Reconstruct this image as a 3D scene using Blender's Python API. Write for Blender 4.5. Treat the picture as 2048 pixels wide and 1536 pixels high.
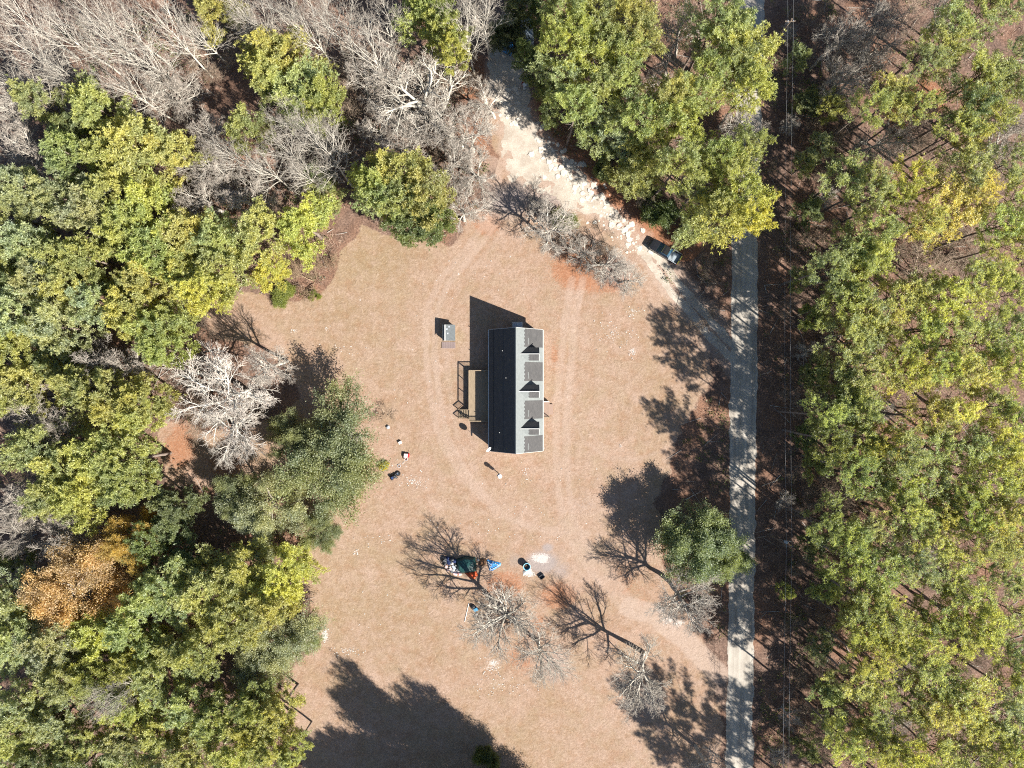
import bpy, math, random
import numpy as np
from mathutils import Vector, Matrix

# ------------------------------------------------------------------ camera, sky, sun, exposure
SC = bpy.context.scene
for o in list(bpy.data.objects):
    bpy.data.objects.remove(o)
H = 118.7                                   # flight height of the camera in metres
S = 11.5                                    # photograph pixels per metre of ground
cam_d = bpy.data.cameras.new('camera')
cam = bpy.data.objects.new('camera', cam_d)
SC.collection.objects.link(cam)
cam_d.lens = 24.0
cam_d.sensor_width = 36.0
cam_d.clip_end = 6000.0
cam.location = (0, 0, H)
cam.rotation_euler = (0, 0, 0)
SC.camera = cam

SUN_EL = math.radians(37.0)
SUN_DIR = Vector((0.79, -0.613, 0)).normalized()       # horizontal direction towards the sun
world = bpy.data.worlds.new('World')
SC.world = world
world.use_nodes = True
wn = world.node_tree
wn.nodes.clear()
sky = wn.nodes.new('ShaderNodeTexSky')
sky.sky_type = 'NISHITA'
sky.sun_disc = False
sky.sun_elevation = SUN_EL
sky.sun_rotation = math.atan2(SUN_DIR.x, SUN_DIR.y)
sky.air_density = 1.0
sky.dust_density = 0.4
bg = wn.nodes.new('ShaderNodeBackground')
bg.inputs['Strength'].default_value = 0.055
wo = wn.nodes.new('ShaderNodeOutputWorld')
wn.links.new(sky.outputs[0], bg.inputs[0])
wn.links.new(bg.outputs[0], wo.inputs[0])

sun_d = bpy.data.lights.new('sun', 'SUN')
sun_d.energy = 5.0
sun_d.angle = math.radians(0.5)
sun_d.color = (1.0, 0.95, 0.87)
sun = bpy.data.objects.new('sun', sun_d)
SC.collection.objects.link(sun)
sv = Vector((SUN_DIR.x * math.cos(SUN_EL), SUN_DIR.y * math.cos(SUN_EL), math.sin(SUN_EL)))
sun.rotation_euler = (-sv).to_track_quat('-Z', 'Y').to_euler()
sun.location = (60, -50, 60)

SC.view_settings.view_transform = 'Standard'
SC.view_settings.look = 'None'
SC.view_settings.exposure = 1.9
SC.view_settings.gamma = 1.0
SC.view_settings.use_curve_mapping = False
SC.render.engine = 'CYCLES'
SC.cycles.max_bounces = 5
SC.cycles.diffuse_bounces = 3
SC.cycles.transmission_bounces = 3
SC.cycles.use_denoising = False
SC.cycles.filter_width = 1.1

R = np.random.default_rng(7)
random.seed(7)
C = SC.collection


# ------------------------------------------------------------------ helpers
def P(x, y, h=0.0):
    """Ground metres of the point that stands h above the ground and is seen at photograph pixel x, y."""
    k = (1 - h / H) / S
    return ((x - 1024) * k, (768 - y) * k, h)


def link(o, parent=None):
    C.objects.link(o)
    if parent is not None:
        o.parent = parent
    return o


def tag(o, label=None, cat=None, group=None, kind=None):
    if label:
        o['label'] = label
    if cat:
        o['category'] = cat
    if group:
        o['group'] = group
    if kind:
        o['kind'] = kind
    return o


def empty(name, loc, rz=0.0, label=None, cat=None, group=None):
    o = bpy.data.objects.new(name, None)
    o.empty_display_size = 0.3
    o.location = loc
    o.rotation_euler = (0, 0, rz)
    link(o)
    return tag(o, label, cat, group)


def mesh_np(name, V, faces, mats=(), mat_ids=None, attrs=None, smooth=False):
    """faces: list of integer arrays (m, k)."""
    me = bpy.data.meshes.new(name)
    V = np.asarray(V, dtype=np.float32)
    me.vertices.add(len(V))
    me.vertices.foreach_set('co', V.ravel())
    loops = np.concatenate([f.ravel() for f in faces]).astype(np.int32)
    tot = np.concatenate([np.full(len(f), f.shape[1], dtype=np.int32) for f in faces])
    start = np.concatenate([[0], np.cumsum(tot)[:-1]]).astype(np.int32)
    me.loops.add(len(loops))
    me.loops.foreach_set('vertex_index', loops)
    me.polygons.add(len(tot))
    me.polygons.foreach_set('loop_start', start)
    me.polygons.foreach_set('loop_total', tot)
    for m in mats:
        me.materials.append(m)
    if mat_ids is not None:
        me.polygons.foreach_set('material_index', np.asarray(mat_ids, dtype=np.int32))
    if smooth:
        me.polygons.foreach_set('use_smooth', np.ones(len(tot), dtype=bool))
    for an, (typ, arr) in (attrs or {}).items():
        a = me.attributes.new(an, typ, 'POINT')
        if typ == 'FLOAT':
            a.data.foreach_set('value', np.asarray(arr, dtype=np.float32).ravel())
        else:
            a.data.foreach_set('color', np.asarray(arr, dtype=np.float32).ravel())
    me.update(calc_edges=True)
    return me


def obj(name, me, parent=None, loc=None, rot=None):
    o = bpy.data.objects.new(name, me)
    if loc is not None:
        o.location = loc
    if rot is not None:
        o.rotation_euler = rot
    return link(o, parent)


ORD = ['first', 'second', 'third', 'fourth', 'fifth', 'sixth', 'seventh', 'eighth', 'ninth', 'tenth', 'eleventh', 'twelfth', 'thirteenth', 'fourteenth', 'fifteenth', 'sixteenth', 'seventeenth', 'eighteenth']


class MB:
    """Collects shapes into one mesh."""

    def __init__(self):
        self.v, self.f, self.m = [], [], []

    def add(self, vs, fs, mi=0):
        n = len(self.v)
        self.v += [tuple(v) for v in vs]
        self.f += [tuple(i + n for i in f) for f in fs]
        self.m += [mi] * len(fs)

    def box(self, x0, x1, y0, y1, z0, z1, mi=0, M=None):
        vs = [(x, y, z) for z in (z0, z1) for y in (y0, y1) for x in (x0, x1)]
        if M is not None:
            vs = [tuple(M @ Vector(v)) for v in vs]
        self.add(vs, [(0, 2, 3, 1), (4, 5, 7, 6), (0, 1, 5, 4), (1, 3, 7, 5), (3, 2, 6, 7), (2, 0, 4, 6)], mi)
        return self

    def cham(self, x0, x1, y0, y1, z0, z1, c, mi=0, M=None):
        """Box with its top edges chamfered and upright edges cut."""
        def ring(a, b, cc, z):
            return [(x0 + a + cc, y0 + a, z), (x1 - a - cc, y0 + a, z), (x1 - a, y0 + a + cc, z), (x1 - a, y1 - a - cc, z),
                    (x1 - a - cc, y1 - a, z), (x0 + a + cc, y1 - a, z), (x0 + a, y1 - a - cc, z), (x0 + a, y0 + a + cc, z)]
        vs = ring(0, 0, c, z0) + ring(0, 0, c, z1 - c) + ring(c, 0, c, z1)
        if M is not None:
            vs = [tuple(M @ Vector(v)) for v in vs]
        fs = [tuple(range(7, -1, -1)), tuple(range(16, 24))]
        for k in (0, 8):
            for i in range(8):
                j = (i + 1) % 8
                fs.append((k + i, k + j, k + 8 + j, k + 8 + i))
        self.add(vs, fs, mi)
        return self

    def prism(self, poly, z0, z1, mi=0, M=None):
        n = len(poly)
        vs = [(x, y, z0) for x, y in poly] + [(x, y, z1) for x, y in poly]
        if M is not None:
            vs = [tuple(M @ Vector(v)) for v in vs]
        fs = [tuple(range(n - 1, -1, -1)), tuple(range(n, 2 * n))]
        fs += [(i, (i + 1) % n, n + (i + 1) % n, n + i) for i in range(n)]
        self.add(vs, fs, mi)
        return self

    def tube(self, a, b, r0, r1=None, n=8, mi=0, caps=True):
        r1 = r0 if r1 is None else r1
        a, b = Vector(a), Vector(b)
        d = (b - a).normalized()
        u = d.orthogonal().normalized()
        w = d.cross(u)
        vs = []
        for p, r in ((a, r0), (b, r1)):
            for k in range(n):
                t = 2 * math.pi * k / n
                vs.append(p + u * (r * math.cos(t)) + w * (r * math.sin(t)))
        fs = [(i, (i + 1) % n, n + (i + 1) % n, n + i) for i in range(n)]
        if caps:
            fs += [tuple(range(n - 1, -1, -1)), tuple(range(n, 2 * n))]
        self.add(vs, fs, mi)
        return self

    def lathe(self, prof, n=20, c=(0, 0, 0), mi=0, M=None):
        vs = []
        for r, z in prof:
            for k in range(n):
                t = 2 * math.pi * k / n
                vs.append((c[0] + r * math.cos(t), c[1] + r * math.sin(t), c[2] + z))
        if M is not None:
            vs = [tuple(M @ Vector(v)) for v in vs]
        fs = []
        for j in range(len(prof) - 1):
            for k in range(n):
                q = (k + 1) % n
                fs.append((j * n + k, j * n + q, (j + 1) * n + q, (j + 1) * n + k))
        self.add(vs, fs, mi)
        return self

    def mesh(self, name, mats, smooth=False):
        me = bpy.data.meshes.new(name)
        me.from_pydata(self.v, [], self.f)
        for m in (mats if isinstance(mats, (list, tuple)) else [mats]):
            me.materials.append(m)
        me.polygons.foreach_set('material_index', self.m)
        if smooth:
            me.polygons.foreach_set('use_smooth', [True] * len(self.f))
        me.update()
        return me

    def build(self, name, mats, parent=None, loc=None, rot=None, smooth=False):
        return obj(name, self.mesh(name, mats, smooth), parent, loc, rot)


def vnoise(x, y, scale, seed, octaves=4):
    """Value noise in 0..1 with numpy."""
    out = np.zeros_like(x, dtype=np.float64)
    amp, tot = 1.0, 0.0
    for o in range(octaves):
        rg = np.random.default_rng(seed * 101 + o)
        L = rg.random((256, 256))
        fx, fy = x / scale, y / scale
        ix, iy = np.floor(fx).astype(int), np.floor(fy).astype(int)
        tx, ty = fx - ix, fy - iy
        tx, ty = tx * tx * (3 - 2 * tx), ty * ty * (3 - 2 * ty)
        a, b = L[ix % 256, iy % 256], L[(ix + 1) % 256, iy % 256]
        c, d = L[ix % 256, (iy + 1) % 256], L[(ix + 1) % 256, (iy + 1) % 256]
        out += amp * ((a * (1 - tx) + b * tx) * (1 - ty) + (c * (1 - tx) + d * tx) * ty)
        tot += amp
        amp *= 0.55
        scale *= 0.5
    return out / tot


def poly_sdf(x, y, poly):
    """Signed distance to a polygon, positive inside."""
    px = np.array(poly, dtype=float)
    d = np.full(x.shape, 1e9)
    ins = np.zeros(x.shape, dtype=bool)
    n = len(px)
    for i in range(n):
        ax, ay = px[i]
        bx, by = px[(i + 1) % n]
        ex, ey = bx - ax, by - ay
        t = np.clip(((x - ax) * ex + (y - ay) * ey) / (ex * ex + ey * ey + 1e-9), 0, 1)
        d = np.minimum(d, (x - ax - t * ex) ** 2 + (y - ay - t * ey) ** 2)
        c = ((ay > y) != (by > y)) & (x < (bx - ax) * (y - ay) / (by - ay + 1e-12) + ax)
        ins ^= c
    d = np.sqrt(d)
    return np.where(ins, d, -d)


def line_dist(x, y, pts):
    d = np.full(x.shape, 1e9)
    for (ax, ay), (bx, by) in zip(pts[:-1], pts[1:]):
        ex, ey = bx - ax, by - ay
        t = np.clip(((x - ax) * ex + (y - ay) * ey) / (ex * ex + ey * ey + 1e-9), 0, 1)
        d = np.minimum(d, (x - ax - t * ex) ** 2 + (y - ay - t * ey) ** 2)
    return np.sqrt(d)


def smooth01(x, a, b):
    t = np.clip((x - a) / (b - a), 0, 1)
    return t * t * (3 - 2 * t)


# ------------------------------------------------------------------ materials
ALBEDO = 0.73       # every painted or mineral surface is this much darker than the colours noted below


class NT:
    def __init__(self, name):
        self.m = bpy.data.materials.new(name)
        self.m.use_nodes = True
        self.t = self.m.node_tree
        self.t.nodes.clear()
        self.out = self.t.nodes.new('ShaderNodeOutputMaterial')

    def n(self, typ, **kw):
        nd = self.t.nodes.new('ShaderNode' + typ)
        for k, v in kw.items():
            setattr(nd, k, v)
        return nd

    def l(self, a, b):
        self.t.links.new(a, b)

    def val(self, sock, v):
        if hasattr(v, 'is_linked') or isinstance(v, bpy.types.NodeSocket):
            self.l(v, sock)
        else:
            sock.default_value = v

    def math(self, op, a, b=0.0, c=None, clamp=False):
        nd = self.n('Math', operation=op, use_clamp=clamp)
        self.val(nd.inputs[0], a)
        self.val(nd.inputs[1], b)
        if c is not None:
            self.val(nd.inputs[2], c)
        return nd.outputs[0]

    def mix(self, f, a, b, typ='MIX'):
        nd = self.n('MixRGB', blend_type=typ)
        self.val(nd.inputs[0], f)
        self.val(nd.inputs[1], a if not isinstance(a, tuple) else (*a, 1))
        self.val(nd.inputs[2], b if not isinstance(b, tuple) else (*b, 1))
        return nd.outputs[0]

    def noise(self, scale, detail=4, rough=0.6, vec=None, out=0):
        nd = self.n('TexNoise')
        nd.inputs['Scale'].default_value = scale
        nd.inputs['Detail'].default_value = detail
        nd.inputs['Roughness'].default_value = rough
        self.l(vec if vec is not None else self.pos(), nd.inputs['Vector'])
        return nd.outputs[out]

    def pos(self):
        if not hasattr(self, '_pos'):
            self._pos = self.n('NewGeometry').outputs['Position']
        return self._pos

    def objco(self):
        if not hasattr(self, '_oc'):
            self._oc = self.n('TexCoord').outputs['Object']
        return self._oc

    def ramp(self, f, a, b):
        """Linear 0..1 step from a to b."""
        nd = self.n('MapRange')
        nd.inputs['From Min'].default_value = a
        nd.inputs['From Max'].default_value = b
        self.val(nd.inputs['Value'], f)
        return nd.outputs[0]

    def bsdf(self, col, rough=0.8, spec=0.2, metal=0.0, bump=None, bstr=0.3, bdist=0.05):
        col = self.mix(1.0, col, (ALBEDO, ALBEDO, ALBEDO), 'MULTIPLY')
        b = self.n('BsdfPrincipled')
        self.val(b.inputs['Base Color'], col if not isinstance(col, tuple) else (*col, 1))
        self.val(b.inputs['Roughness'], rough)
        b.inputs['Specular IOR Level'].default_value = spec
        b.inputs['Metallic'].default_value = metal
        if bump is not None:
            bp = self.n('Bump')
            bp.inputs['Strength'].default_value = bstr
            bp.inputs['Distance'].default_value = bdist
            self.l(bump, bp.inputs['Height'])
            self.l(bp.outputs[0], b.inputs['Normal'])
        self.l(b.outputs[0], self.out.inputs[0])
        return b


def plain(name, col, rough=0.7, spec=0.25, metal=0.0, var=0.25, scale=3.0, bstr=0.15, stretch=None):
    t = NT(name)
    v = t.objco()
    if stretch:
        mp = t.n('Mapping')
        mp.inputs['Scale'].default_value = stretch
        t.l(v, mp.inputs['Vector'])
        v = mp.outputs[0]
    f = t.noise(scale, 5, 0.65, v)
    dark = tuple(c * (1 - var) for c in col)
    light = tuple(min(1, c * (1 + var)) for c in col)
    t.bsdf(t.mix(t.ramp(f, 0.3, 0.7), dark, light), rough, spec, metal, f, bstr, 0.02)
    return t.m


def mat_leaf(name, transl=0.55, spread=0.35):
    """Leaf colour = the object's own colour varied by each tuft's tint."""
    t = NT(name)
    oi = t.n('ObjectInfo')
    at = t.n('Attribute', attribute_name='tint')
    f = at.outputs['Fac']
    warm = t.mix(1.0, oi.outputs['Color'], (1.17, 1.14, 0.85), 'MULTIPLY')
    cool = t.mix(1.0, oi.outputs['Color'], (0.74, 0.82, 0.92), 'MULTIPLY')
    col = t.mix(f, cool, warm)
    d = t.n('BsdfDiffuse')
    t.l(col, d.inputs[0])
    tr = t.n('BsdfTranslucent')
    t.l(t.mix(1.0, col, (1.45, 1.4, 0.8), 'MULTIPLY'), tr.inputs[0])
    gl = t.n('BsdfGlossy')
    gl.inputs['Roughness'].default_value = 0.55
    gl.inputs[0].default_value = (0.8, 0.8, 0.8, 1)
    m1 = t.n('MixShader')
    m1.inputs[0].default_value = transl
    t.l(d.outputs[0], m1.inputs[1])
    t.l(tr.outputs[0], m1.inputs[2])
    m2 = t.n('MixShader')
    m2.inputs[0].default_value = 0.035
    t.l(m1.outputs[0], m2.inputs[1])
    t.l(gl.outputs[0], m2.inputs[2])
    t.l(m2.outputs[0], t.out.inputs[0])
    return t.m


def mat_bark(name, c1, c2, scale=1.2):
    t = NT(name)
    oi = t.n('ObjectInfo')
    f = t.noise(scale, 4, 0.6, t.objco())
    col = t.mix(t.ramp(f, 0.3, 0.7), c1, c2)
    col = t.mix(1.0, col, oi.outputs['Color'], 'MULTIPLY')
    t.bsdf(col, 0.9, 0.1)
    return t.m


M_LEAF = mat_leaf('needle_leaf')
M_PINEBARK = mat_bark('pine_bark', (0.13, 0.10, 0.085), (0.26, 0.21, 0.175))
M_GREYBARK = mat_bark('grey_bark', (0.30, 0.28, 0.25), (0.48, 0.46, 0.42))
M_TWIG = mat_bark('twig_bark', (0.27, 0.235, 0.205), (0.40, 0.365, 0.33))


# ground material -----------------------------------------------------------
def mat_ground():
    t = NT('ground_soil')
    a1 = t.n('Attribute', attribute_name='zones')
    a2 = t.n('Attribute', attribute_name='marks')
    s1 = t.n('SeparateColor')
    t.l(a1.outputs['Color'], s1.inputs[0])
    s2 = t.n('SeparateColor')
    t.l(a2.outputs['Color'], s2.inputs[0])
    clear, straw, track = s1.outputs[0], s1.outputs[1], s1.outputs[2]
    chalk, grey, green = s2.outputs[0], s2.outputs[1], s2.outputs[2]
    mp = t.n('Mapping')
    mp.inputs['Scale'].default_value = (1.0, 1.0, 1.0)
    t.l(t.pos(), mp.inputs['Vector'])
    big = t.noise(0.09, 3, 0.6)
    mid = t.noise(0.55, 5, 0.65)
    fine = t.noise(3.2, 6, 0.75)
    # dry grass lies in short swirled strokes: noise looked up at noise-bent places
    nb = t.n('VectorMath', operation='SCALE')
    t.l(t.noise(0.35, 3, 0.5, out=1), nb.inputs[0])
    nb.inputs['Scale'].default_value = 5.0
    va = t.n('VectorMath', operation='ADD')
    t.l(t.pos(), va.inputs[0])
    t.l(nb.outputs[0], va.inputs[1])
    m2 = t.n('Mapping')
    m2.inputs['Scale'].default_value = (2.4, 6.5, 1.0)
    m2.inputs['Rotation'].default_value = (0, 0, 0.6)
    t.l(va.outputs[0], m2.inputs['Vector'])
    stroke = t.noise(1.0, 5, 0.7, m2.outputs[0])
    # grass
    g = t.mix(t.ramp(big, 0.35, 0.65), (0.268, 0.176, 0.121), (0.302, 0.214, 0.159))
    g = t.mix(t.math('MULTIPLY', green, 0.9), g, (0.216, 0.159, 0.087))
    g = t.mix(t.math('MULTIPLY', t.ramp(mid, 0.42, 0.68), 0.6), g, (0.326, 0.230, 0.177))
    g = t.mix(t.math('MULTIPLY', t.ramp(mid, 0.52, 0.34), 0.45), g, (0.257, 0.140, 0.084))
    patch = t.noise(0.22, 4, 0.65)
    g = t.mix(t.math('MULTIPLY', t.ramp(patch, 0.48, 0.66), 0.45), g, (0.254, 0.191, 0.116))
    g = t.mix(t.math('MULTIPLY', t.ramp(patch, 0.48, 0.32), 0.45), g, (0.362, 0.257, 0.206))
    speck = t.noise(1.9, 7, 0.85)
    g = t.mix(t.math('MULTIPLY', t.ramp(speck, 0.50, 0.36), 0.5), g, (0.162, 0.109, 0.069))
    g = t.mix(t.math('MULTIPLY', t.ramp(speck, 0.54, 0.66), 0.45), g, (0.433, 0.343, 0.273))
    g = t.mix(t.math('MULTIPLY', t.ramp(stroke, 0.53, 0.30), 0.62), g, (0.151, 0.098, 0.060))
    g = t.mix(t.math('MULTIPLY', t.ramp(stroke, 0.56, 0.74), 0.6), g, (0.424, 0.335, 0.266))
    # forest floor
    fl = t.mix(t.ramp(mid, 0.35, 0.65), (0.113, 0.072, 0.055), (0.227, 0.147, 0.110))
    fl = t.mix(t.math('MULTIPLY', t.ramp(big, 0.45, 0.65), 0.7), fl, (0.250, 0.129, 0.078))
    fl = t.mix(t.math('MULTIPLY', t.ramp(fine, 0.55, 0.36), 0.75), fl, (0.053, 0.037, 0.031))
    fl = t.mix(t.math('MULTIPLY', t.ramp(fine, 0.56, 0.70), 0.6), fl, (0.326, 0.257, 0.221))
    edge = t.math('ADD', clear, t.math('MULTIPLY', t.math('SUBTRACT', fine, 0.5), 0.55))
    col = t.mix(t.ramp(edge, 0.42, 0.58), fl, g)
    # fallen needles and leaves
    sm = t.math('ADD', straw, t.math('MULTIPLY', t.math('SUBTRACT', fine, 0.5), 1.5))
    st = t.mix(t.ramp(stroke, 0.35, 0.65), (0.206, 0.082, 0.040), (0.326, 0.159, 0.089))
    col = t.mix(t.math('MULTIPLY', t.ramp(sm, 0.45, 0.80), 0.85), col, st)
    # wheel tracks: bare light soil
    tm = t.math('ADD', track, t.math('MULTIPLY', t.math('SUBTRACT', fine, 0.5), 0.8))
    tk = t.mix(t.ramp(stroke, 0.3, 0.7), (0.281, 0.207, 0.159), (0.378, 0.293, 0.244))
    col = t.mix(t.math('MULTIPLY', t.ramp(tm, 0.25, 0.85), 0.8), col, tk)
    # grey ash
    col = t.mix(t.math('MULTIPLY', t.ramp(t.math('ADD', grey, t.math('MULTIPLY', t.math('SUBTRACT', fine, 0.5), 0.7)), 0.3, 0.7), 0.8), col, (0.250, 0.218, 0.208))
    # white chalky crumbs
    cm = t.math('ADD', chalk, t.math('MULTIPLY', t.math('SUBTRACT', t.noise(4.5, 3, 0.7), 0.5), 2.2))
    col = t.mix(t.math('MULTIPLY', t.ramp(cm, 0.74, 0.92), 0.8), col, (0.455, 0.421, 0.389))
    hgt = t.math('ADD', t.math('MULTIPLY', stroke, 0.6), t.math('ADD', fine, t.math('MULTIPLY', mid, 1.5)))
    t.bsdf(col, 0.95, 0.08, 0, hgt, 0.5, 0.16)
    return t.m


def mat_road():
    t = NT('gravel_road')
    p = t.pos()
    mp = t.n('Mapping')
    mp.inputs['Scale'].default_value = (1.0, 0.06, 1.0)
    t.l(p, mp.inputs['Vector'])
    lanes = t.noise(1.3, 4, 0.6, mp.outputs[0])
    mid = t.noise(0.5, 5, 0.6)
    fine = t.noise(7, 5, 0.8)
    c = t.mix(t.ramp(mid, 0.35, 0.65), (0.291, 0.257, 0.219), (0.385, 0.351, 0.303))
    c = t.mix(t.math('MULTIPLY', t.ramp(lanes, 0.45, 0.65), 0.7), c, (0.444, 0.411, 0.359))
    c = t.mix(t.math('MULTIPLY', t.ramp(lanes, 0.46, 0.34), 0.5), c, (0.230, 0.201, 0.169))
    c = t.mix(t.math('MULTIPLY', t.ramp(fine, 0.55, 0.38), 0.35), c, (0.171, 0.149, 0.126))
    t.bsdf(c, 0.92, 0.12, 0, fine, 0.4, 0.03)
    return t.m


def mat_drive():
    t = NT('crushed_concrete')
    mid = t.noise(0.45, 5, 0.6)
    fine = t.noise(4.5, 6, 0.75)
    vo = t.n('TexVoronoi', feature='DISTANCE_TO_EDGE')
    vo.inputs['Scale'].default_value = 1.1
    ad = t.n('VectorMath', operation='ADD')
    sc = t.n('VectorMath', operation='SCALE')
    sc.inputs['Scale'].default_value = 0.8
    t.l(t.noise(1.2, 4, 0.6, out=1), sc.inputs[0])
    t.l(t.pos(), ad.inputs[0])
    t.l(sc.outputs[0], ad.inputs[1])
    t.l(ad.outputs[0], vo.inputs['Vector'])
    c = t.mix(t.ramp(mid, 0.35, 0.65), (0.312, 0.268, 0.221), (0.449, 0.406, 0.346))
    c = t.mix(t.math('MULTIPLY', t.ramp(fine, 0.55, 0.35), 0.5), c, (0.261, 0.188, 0.133))
    c = t.mix(t.math('MULTIPLY', t.ramp(fine, 0.55, 0.7), 0.6), c, (0.522, 0.485, 0.427))
    t.bsdf(c, 0.92, 0.1, 0, fine, 0.4, 0.05)
    return t.m


# ------------------------------------------------------------------ ground, road, drive
CLEAR = [(722, 440), (702, 470), (668, 545), (640, 585), (590, 608), (540, 600), (470, 590), (425, 610), (408, 640), (430, 680), (520, 705),
         (560, 730), (600, 790), (560, 850), (420, 860), (330, 830), (305, 865), (345, 960), (470, 965), (590, 1000), (640, 1080), (600, 1110), (620, 1200), (640, 1290), (590, 1330),
         (560, 1400), (600, 1536), (580, 1760), (1440, 1760), (1448, 1400), (1400, 1260), (1330, 1150), (1320, 1000), (1345, 880), (1430, 760), (1420, 690),
         (1350, 600), (1300, 520), (1230, 440), (1160, 345), (1060, 230), (1040, 150), (980, 170), (985, 330), (955, 430), (900, 492), (830, 482), (770, 468)]
xs = np.arange(-93, 93.01, 0.36)
ys = np.arange(-71, 71.01, 0.36)
ext = np.cumsum(1.0 * 1.45 ** np.arange(1, 18))
gx = np.concatenate([xs[0] - ext[::-1], xs, xs[-1] + ext])
gy = np.concatenate([ys[0] - ext[::-1], ys, ys[-1] + ext])
GX, GY = np.meshgrid(gx, gy)
px, py = GX * S + 1024, 768 - GY * S           # same points in photograph units (the ground is flat)
n1 = vnoise(GX, GY, 7, 3) - 0.5
n2 = vnoise(GX, GY, 2.2, 4) - 0.5
clear_d = poly_sdf(px, py, CLEAR) + 40 * n1 + 22 * n2
z_clear = smooth01(clear_d, -16, 16)
straw = np.zeros_like(px)
for (cx, cy, rx, ry, w) in [(1190, 545, 120, 60, .8), (1080, 1130, 150, 90, .48), (1010, 1170, 80, 60, .62), (1120, 1190, 80, 60, .62), (1230, 1270, 90, 60, .45), (1280, 1210, 40, 40, .5), (960, 1080, 50, 30, .5), (1080, 1250, 50, 60, .55), (1150, 500, 60, 40, .75), (1100, 830, 22, 110, .5), (360, 880, 70, 90, .62), (450, 930, 60, 60, .6), (600, 720, 80, 40, .4), (720, 470, 40, 30, .35), (1190, 960, 50, 60, .3), (1230, 400, 30, 90, 0), (975, 440, 50, 60, .6),
                            (1110, 720, 45, 120, .45), (960, 300, 40, 130, .6), (940, 140, 60, 80, .8), (1090, 200, 50, 60, .6), (1240, 1180, 110, 110, .45), (520, 690, 90, 50, .4), (390, 900, 120, 120, .45),
                            (1040, 950, 80, 60, .45), (1360, 600, 50, 60, .5), (1040, 1310, 60, 90, .5), (640, 600, 60, 40, .3), (440, 610, 60, 30, .4), (1560, 220, 60, 200, .35), (1290, 900, 30, 60, .2), (1800, 230, 40, 40, .8), (1850, 200, 60, 60, .7)]:
    straw = np.maximum(straw, w * np.exp(-(((px - cx) / rx) ** 2 + ((py - cy) / ry) ** 2)))
STRIP = [(1045, 205), (1100, 275), (1170, 335), (1230, 405), (1300, 470), (1400, 500), (1330, 560)]
straw = np.maximum(straw, 1.1 * smooth01(34 - line_dist(px, py, [(1070, 230), (1130, 292), (1190, 350), (1240, 410), (1300, 468), (1370, 492)]), -10, 14))
straw = straw + 0.3 * n1
straw = np.where(straw > .5, straw + .15, straw)
track = np.zeros_like(px)
LOOP = [(985, 430), (930, 500), (880, 560), (855, 620), (852, 700), (862, 800), (880, 880), (930, 960), (1000, 1030), (1080, 1060), (1160, 1060)]
EAST = [(1165, 560), (1150, 640), (1140, 740), (1132, 850), (1135, 950), (1145, 1040), (1190, 1130), (1260, 1210)]
for pts, w, a in [(LOOP, 5, .56), ([(x + 17, y + 6) for x, y in LOOP], 5, .58), ([(x + 40, y + 10) for x, y in LOOP], 4, .40), ([(x + 58, y + 12) for x, y in LOOP[:7]], 3, .25), ([(x - 24, y - 2) for x, y in LOOP[2:7]], 3, .3), ([(x - 60, y + 6) for x, y in LOOP[3:7]], 4, .3), ([(x - 42, y + 4) for x, y in LOOP[2:8]], 3, .28), ([(720, 560), (780, 600), (820, 680), (835, 780)], 4, .28), ([(930, 1010), (1000, 1075), (1100, 1100), (1170, 1090)], 4, .32),
                  (EAST, 6, .56), ([(x - 20, y) for x, y in EAST], 6, .55), ([(x + 26, y) for x, y in EAST], 4, .3), ([(x - 44, y + 8) for x, y in EAST[:6]], 4, .3), ([(x + 48, y) for x, y in EAST[1:6]], 4, .22),
                  ([(1300, 515), (1350, 585), (1400, 640), (1450, 700), (1490, 745)], 20, .75),
                  ([(1145, 830), (1170, 885), (1215, 915), (1270, 920), (1330, 900)], 2.5, .5), ([(1160, 830), (1182, 872), (1222, 900), (1270, 905)], 2.5, .4), ([(1150, 800), (1176, 850), (1222, 884), (1280, 885)], 2.5, .3),
                  ([(1140, 1050), (1190, 1130), (1260, 1210), (1340, 1260), (1420, 1340), (1470, 1430)], 15, .5), ([(1260, 1215), (1310, 1230), (1370, 1280), (1440, 1350)], 18, .9),
                  ([(1130, 1060), (1160, 1250), (1230, 1350), (1300, 1536)], 20, .35), ([(1400, 640), (1440, 700), (1480, 760)], 14, .5),
                  ([(985, 330), (982, 400), (975, 450)], 16, .6), ([(760, 1100), (900, 1060), (1010, 1050)], 5, .3), ([(740, 1120), (900, 1078), (1010, 1064)], 4, .25), ([(870, 1010), (960, 1025), (1060, 1048)], 4, .4), ([(870, 1025), (960, 1042), (1060, 1065)], 4, .3),
                  ([(1090, 1440), (1200, 1450), (1290, 1500)], 10, .3), ([(640, 1210), (760, 1180), (880, 1200)], 6, .2)]:
    track = np.maximum(track, a * smooth01(w + 8 * n2 + 4 - line_dist(px, py, pts), -5, 6))
track = np.maximum(track, 0.35 * np.exp(-(((px - 1180) / 110) ** 2 + ((py - 1000) / 120) ** 2)))
chalk = np.zeros_like(px)
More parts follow.
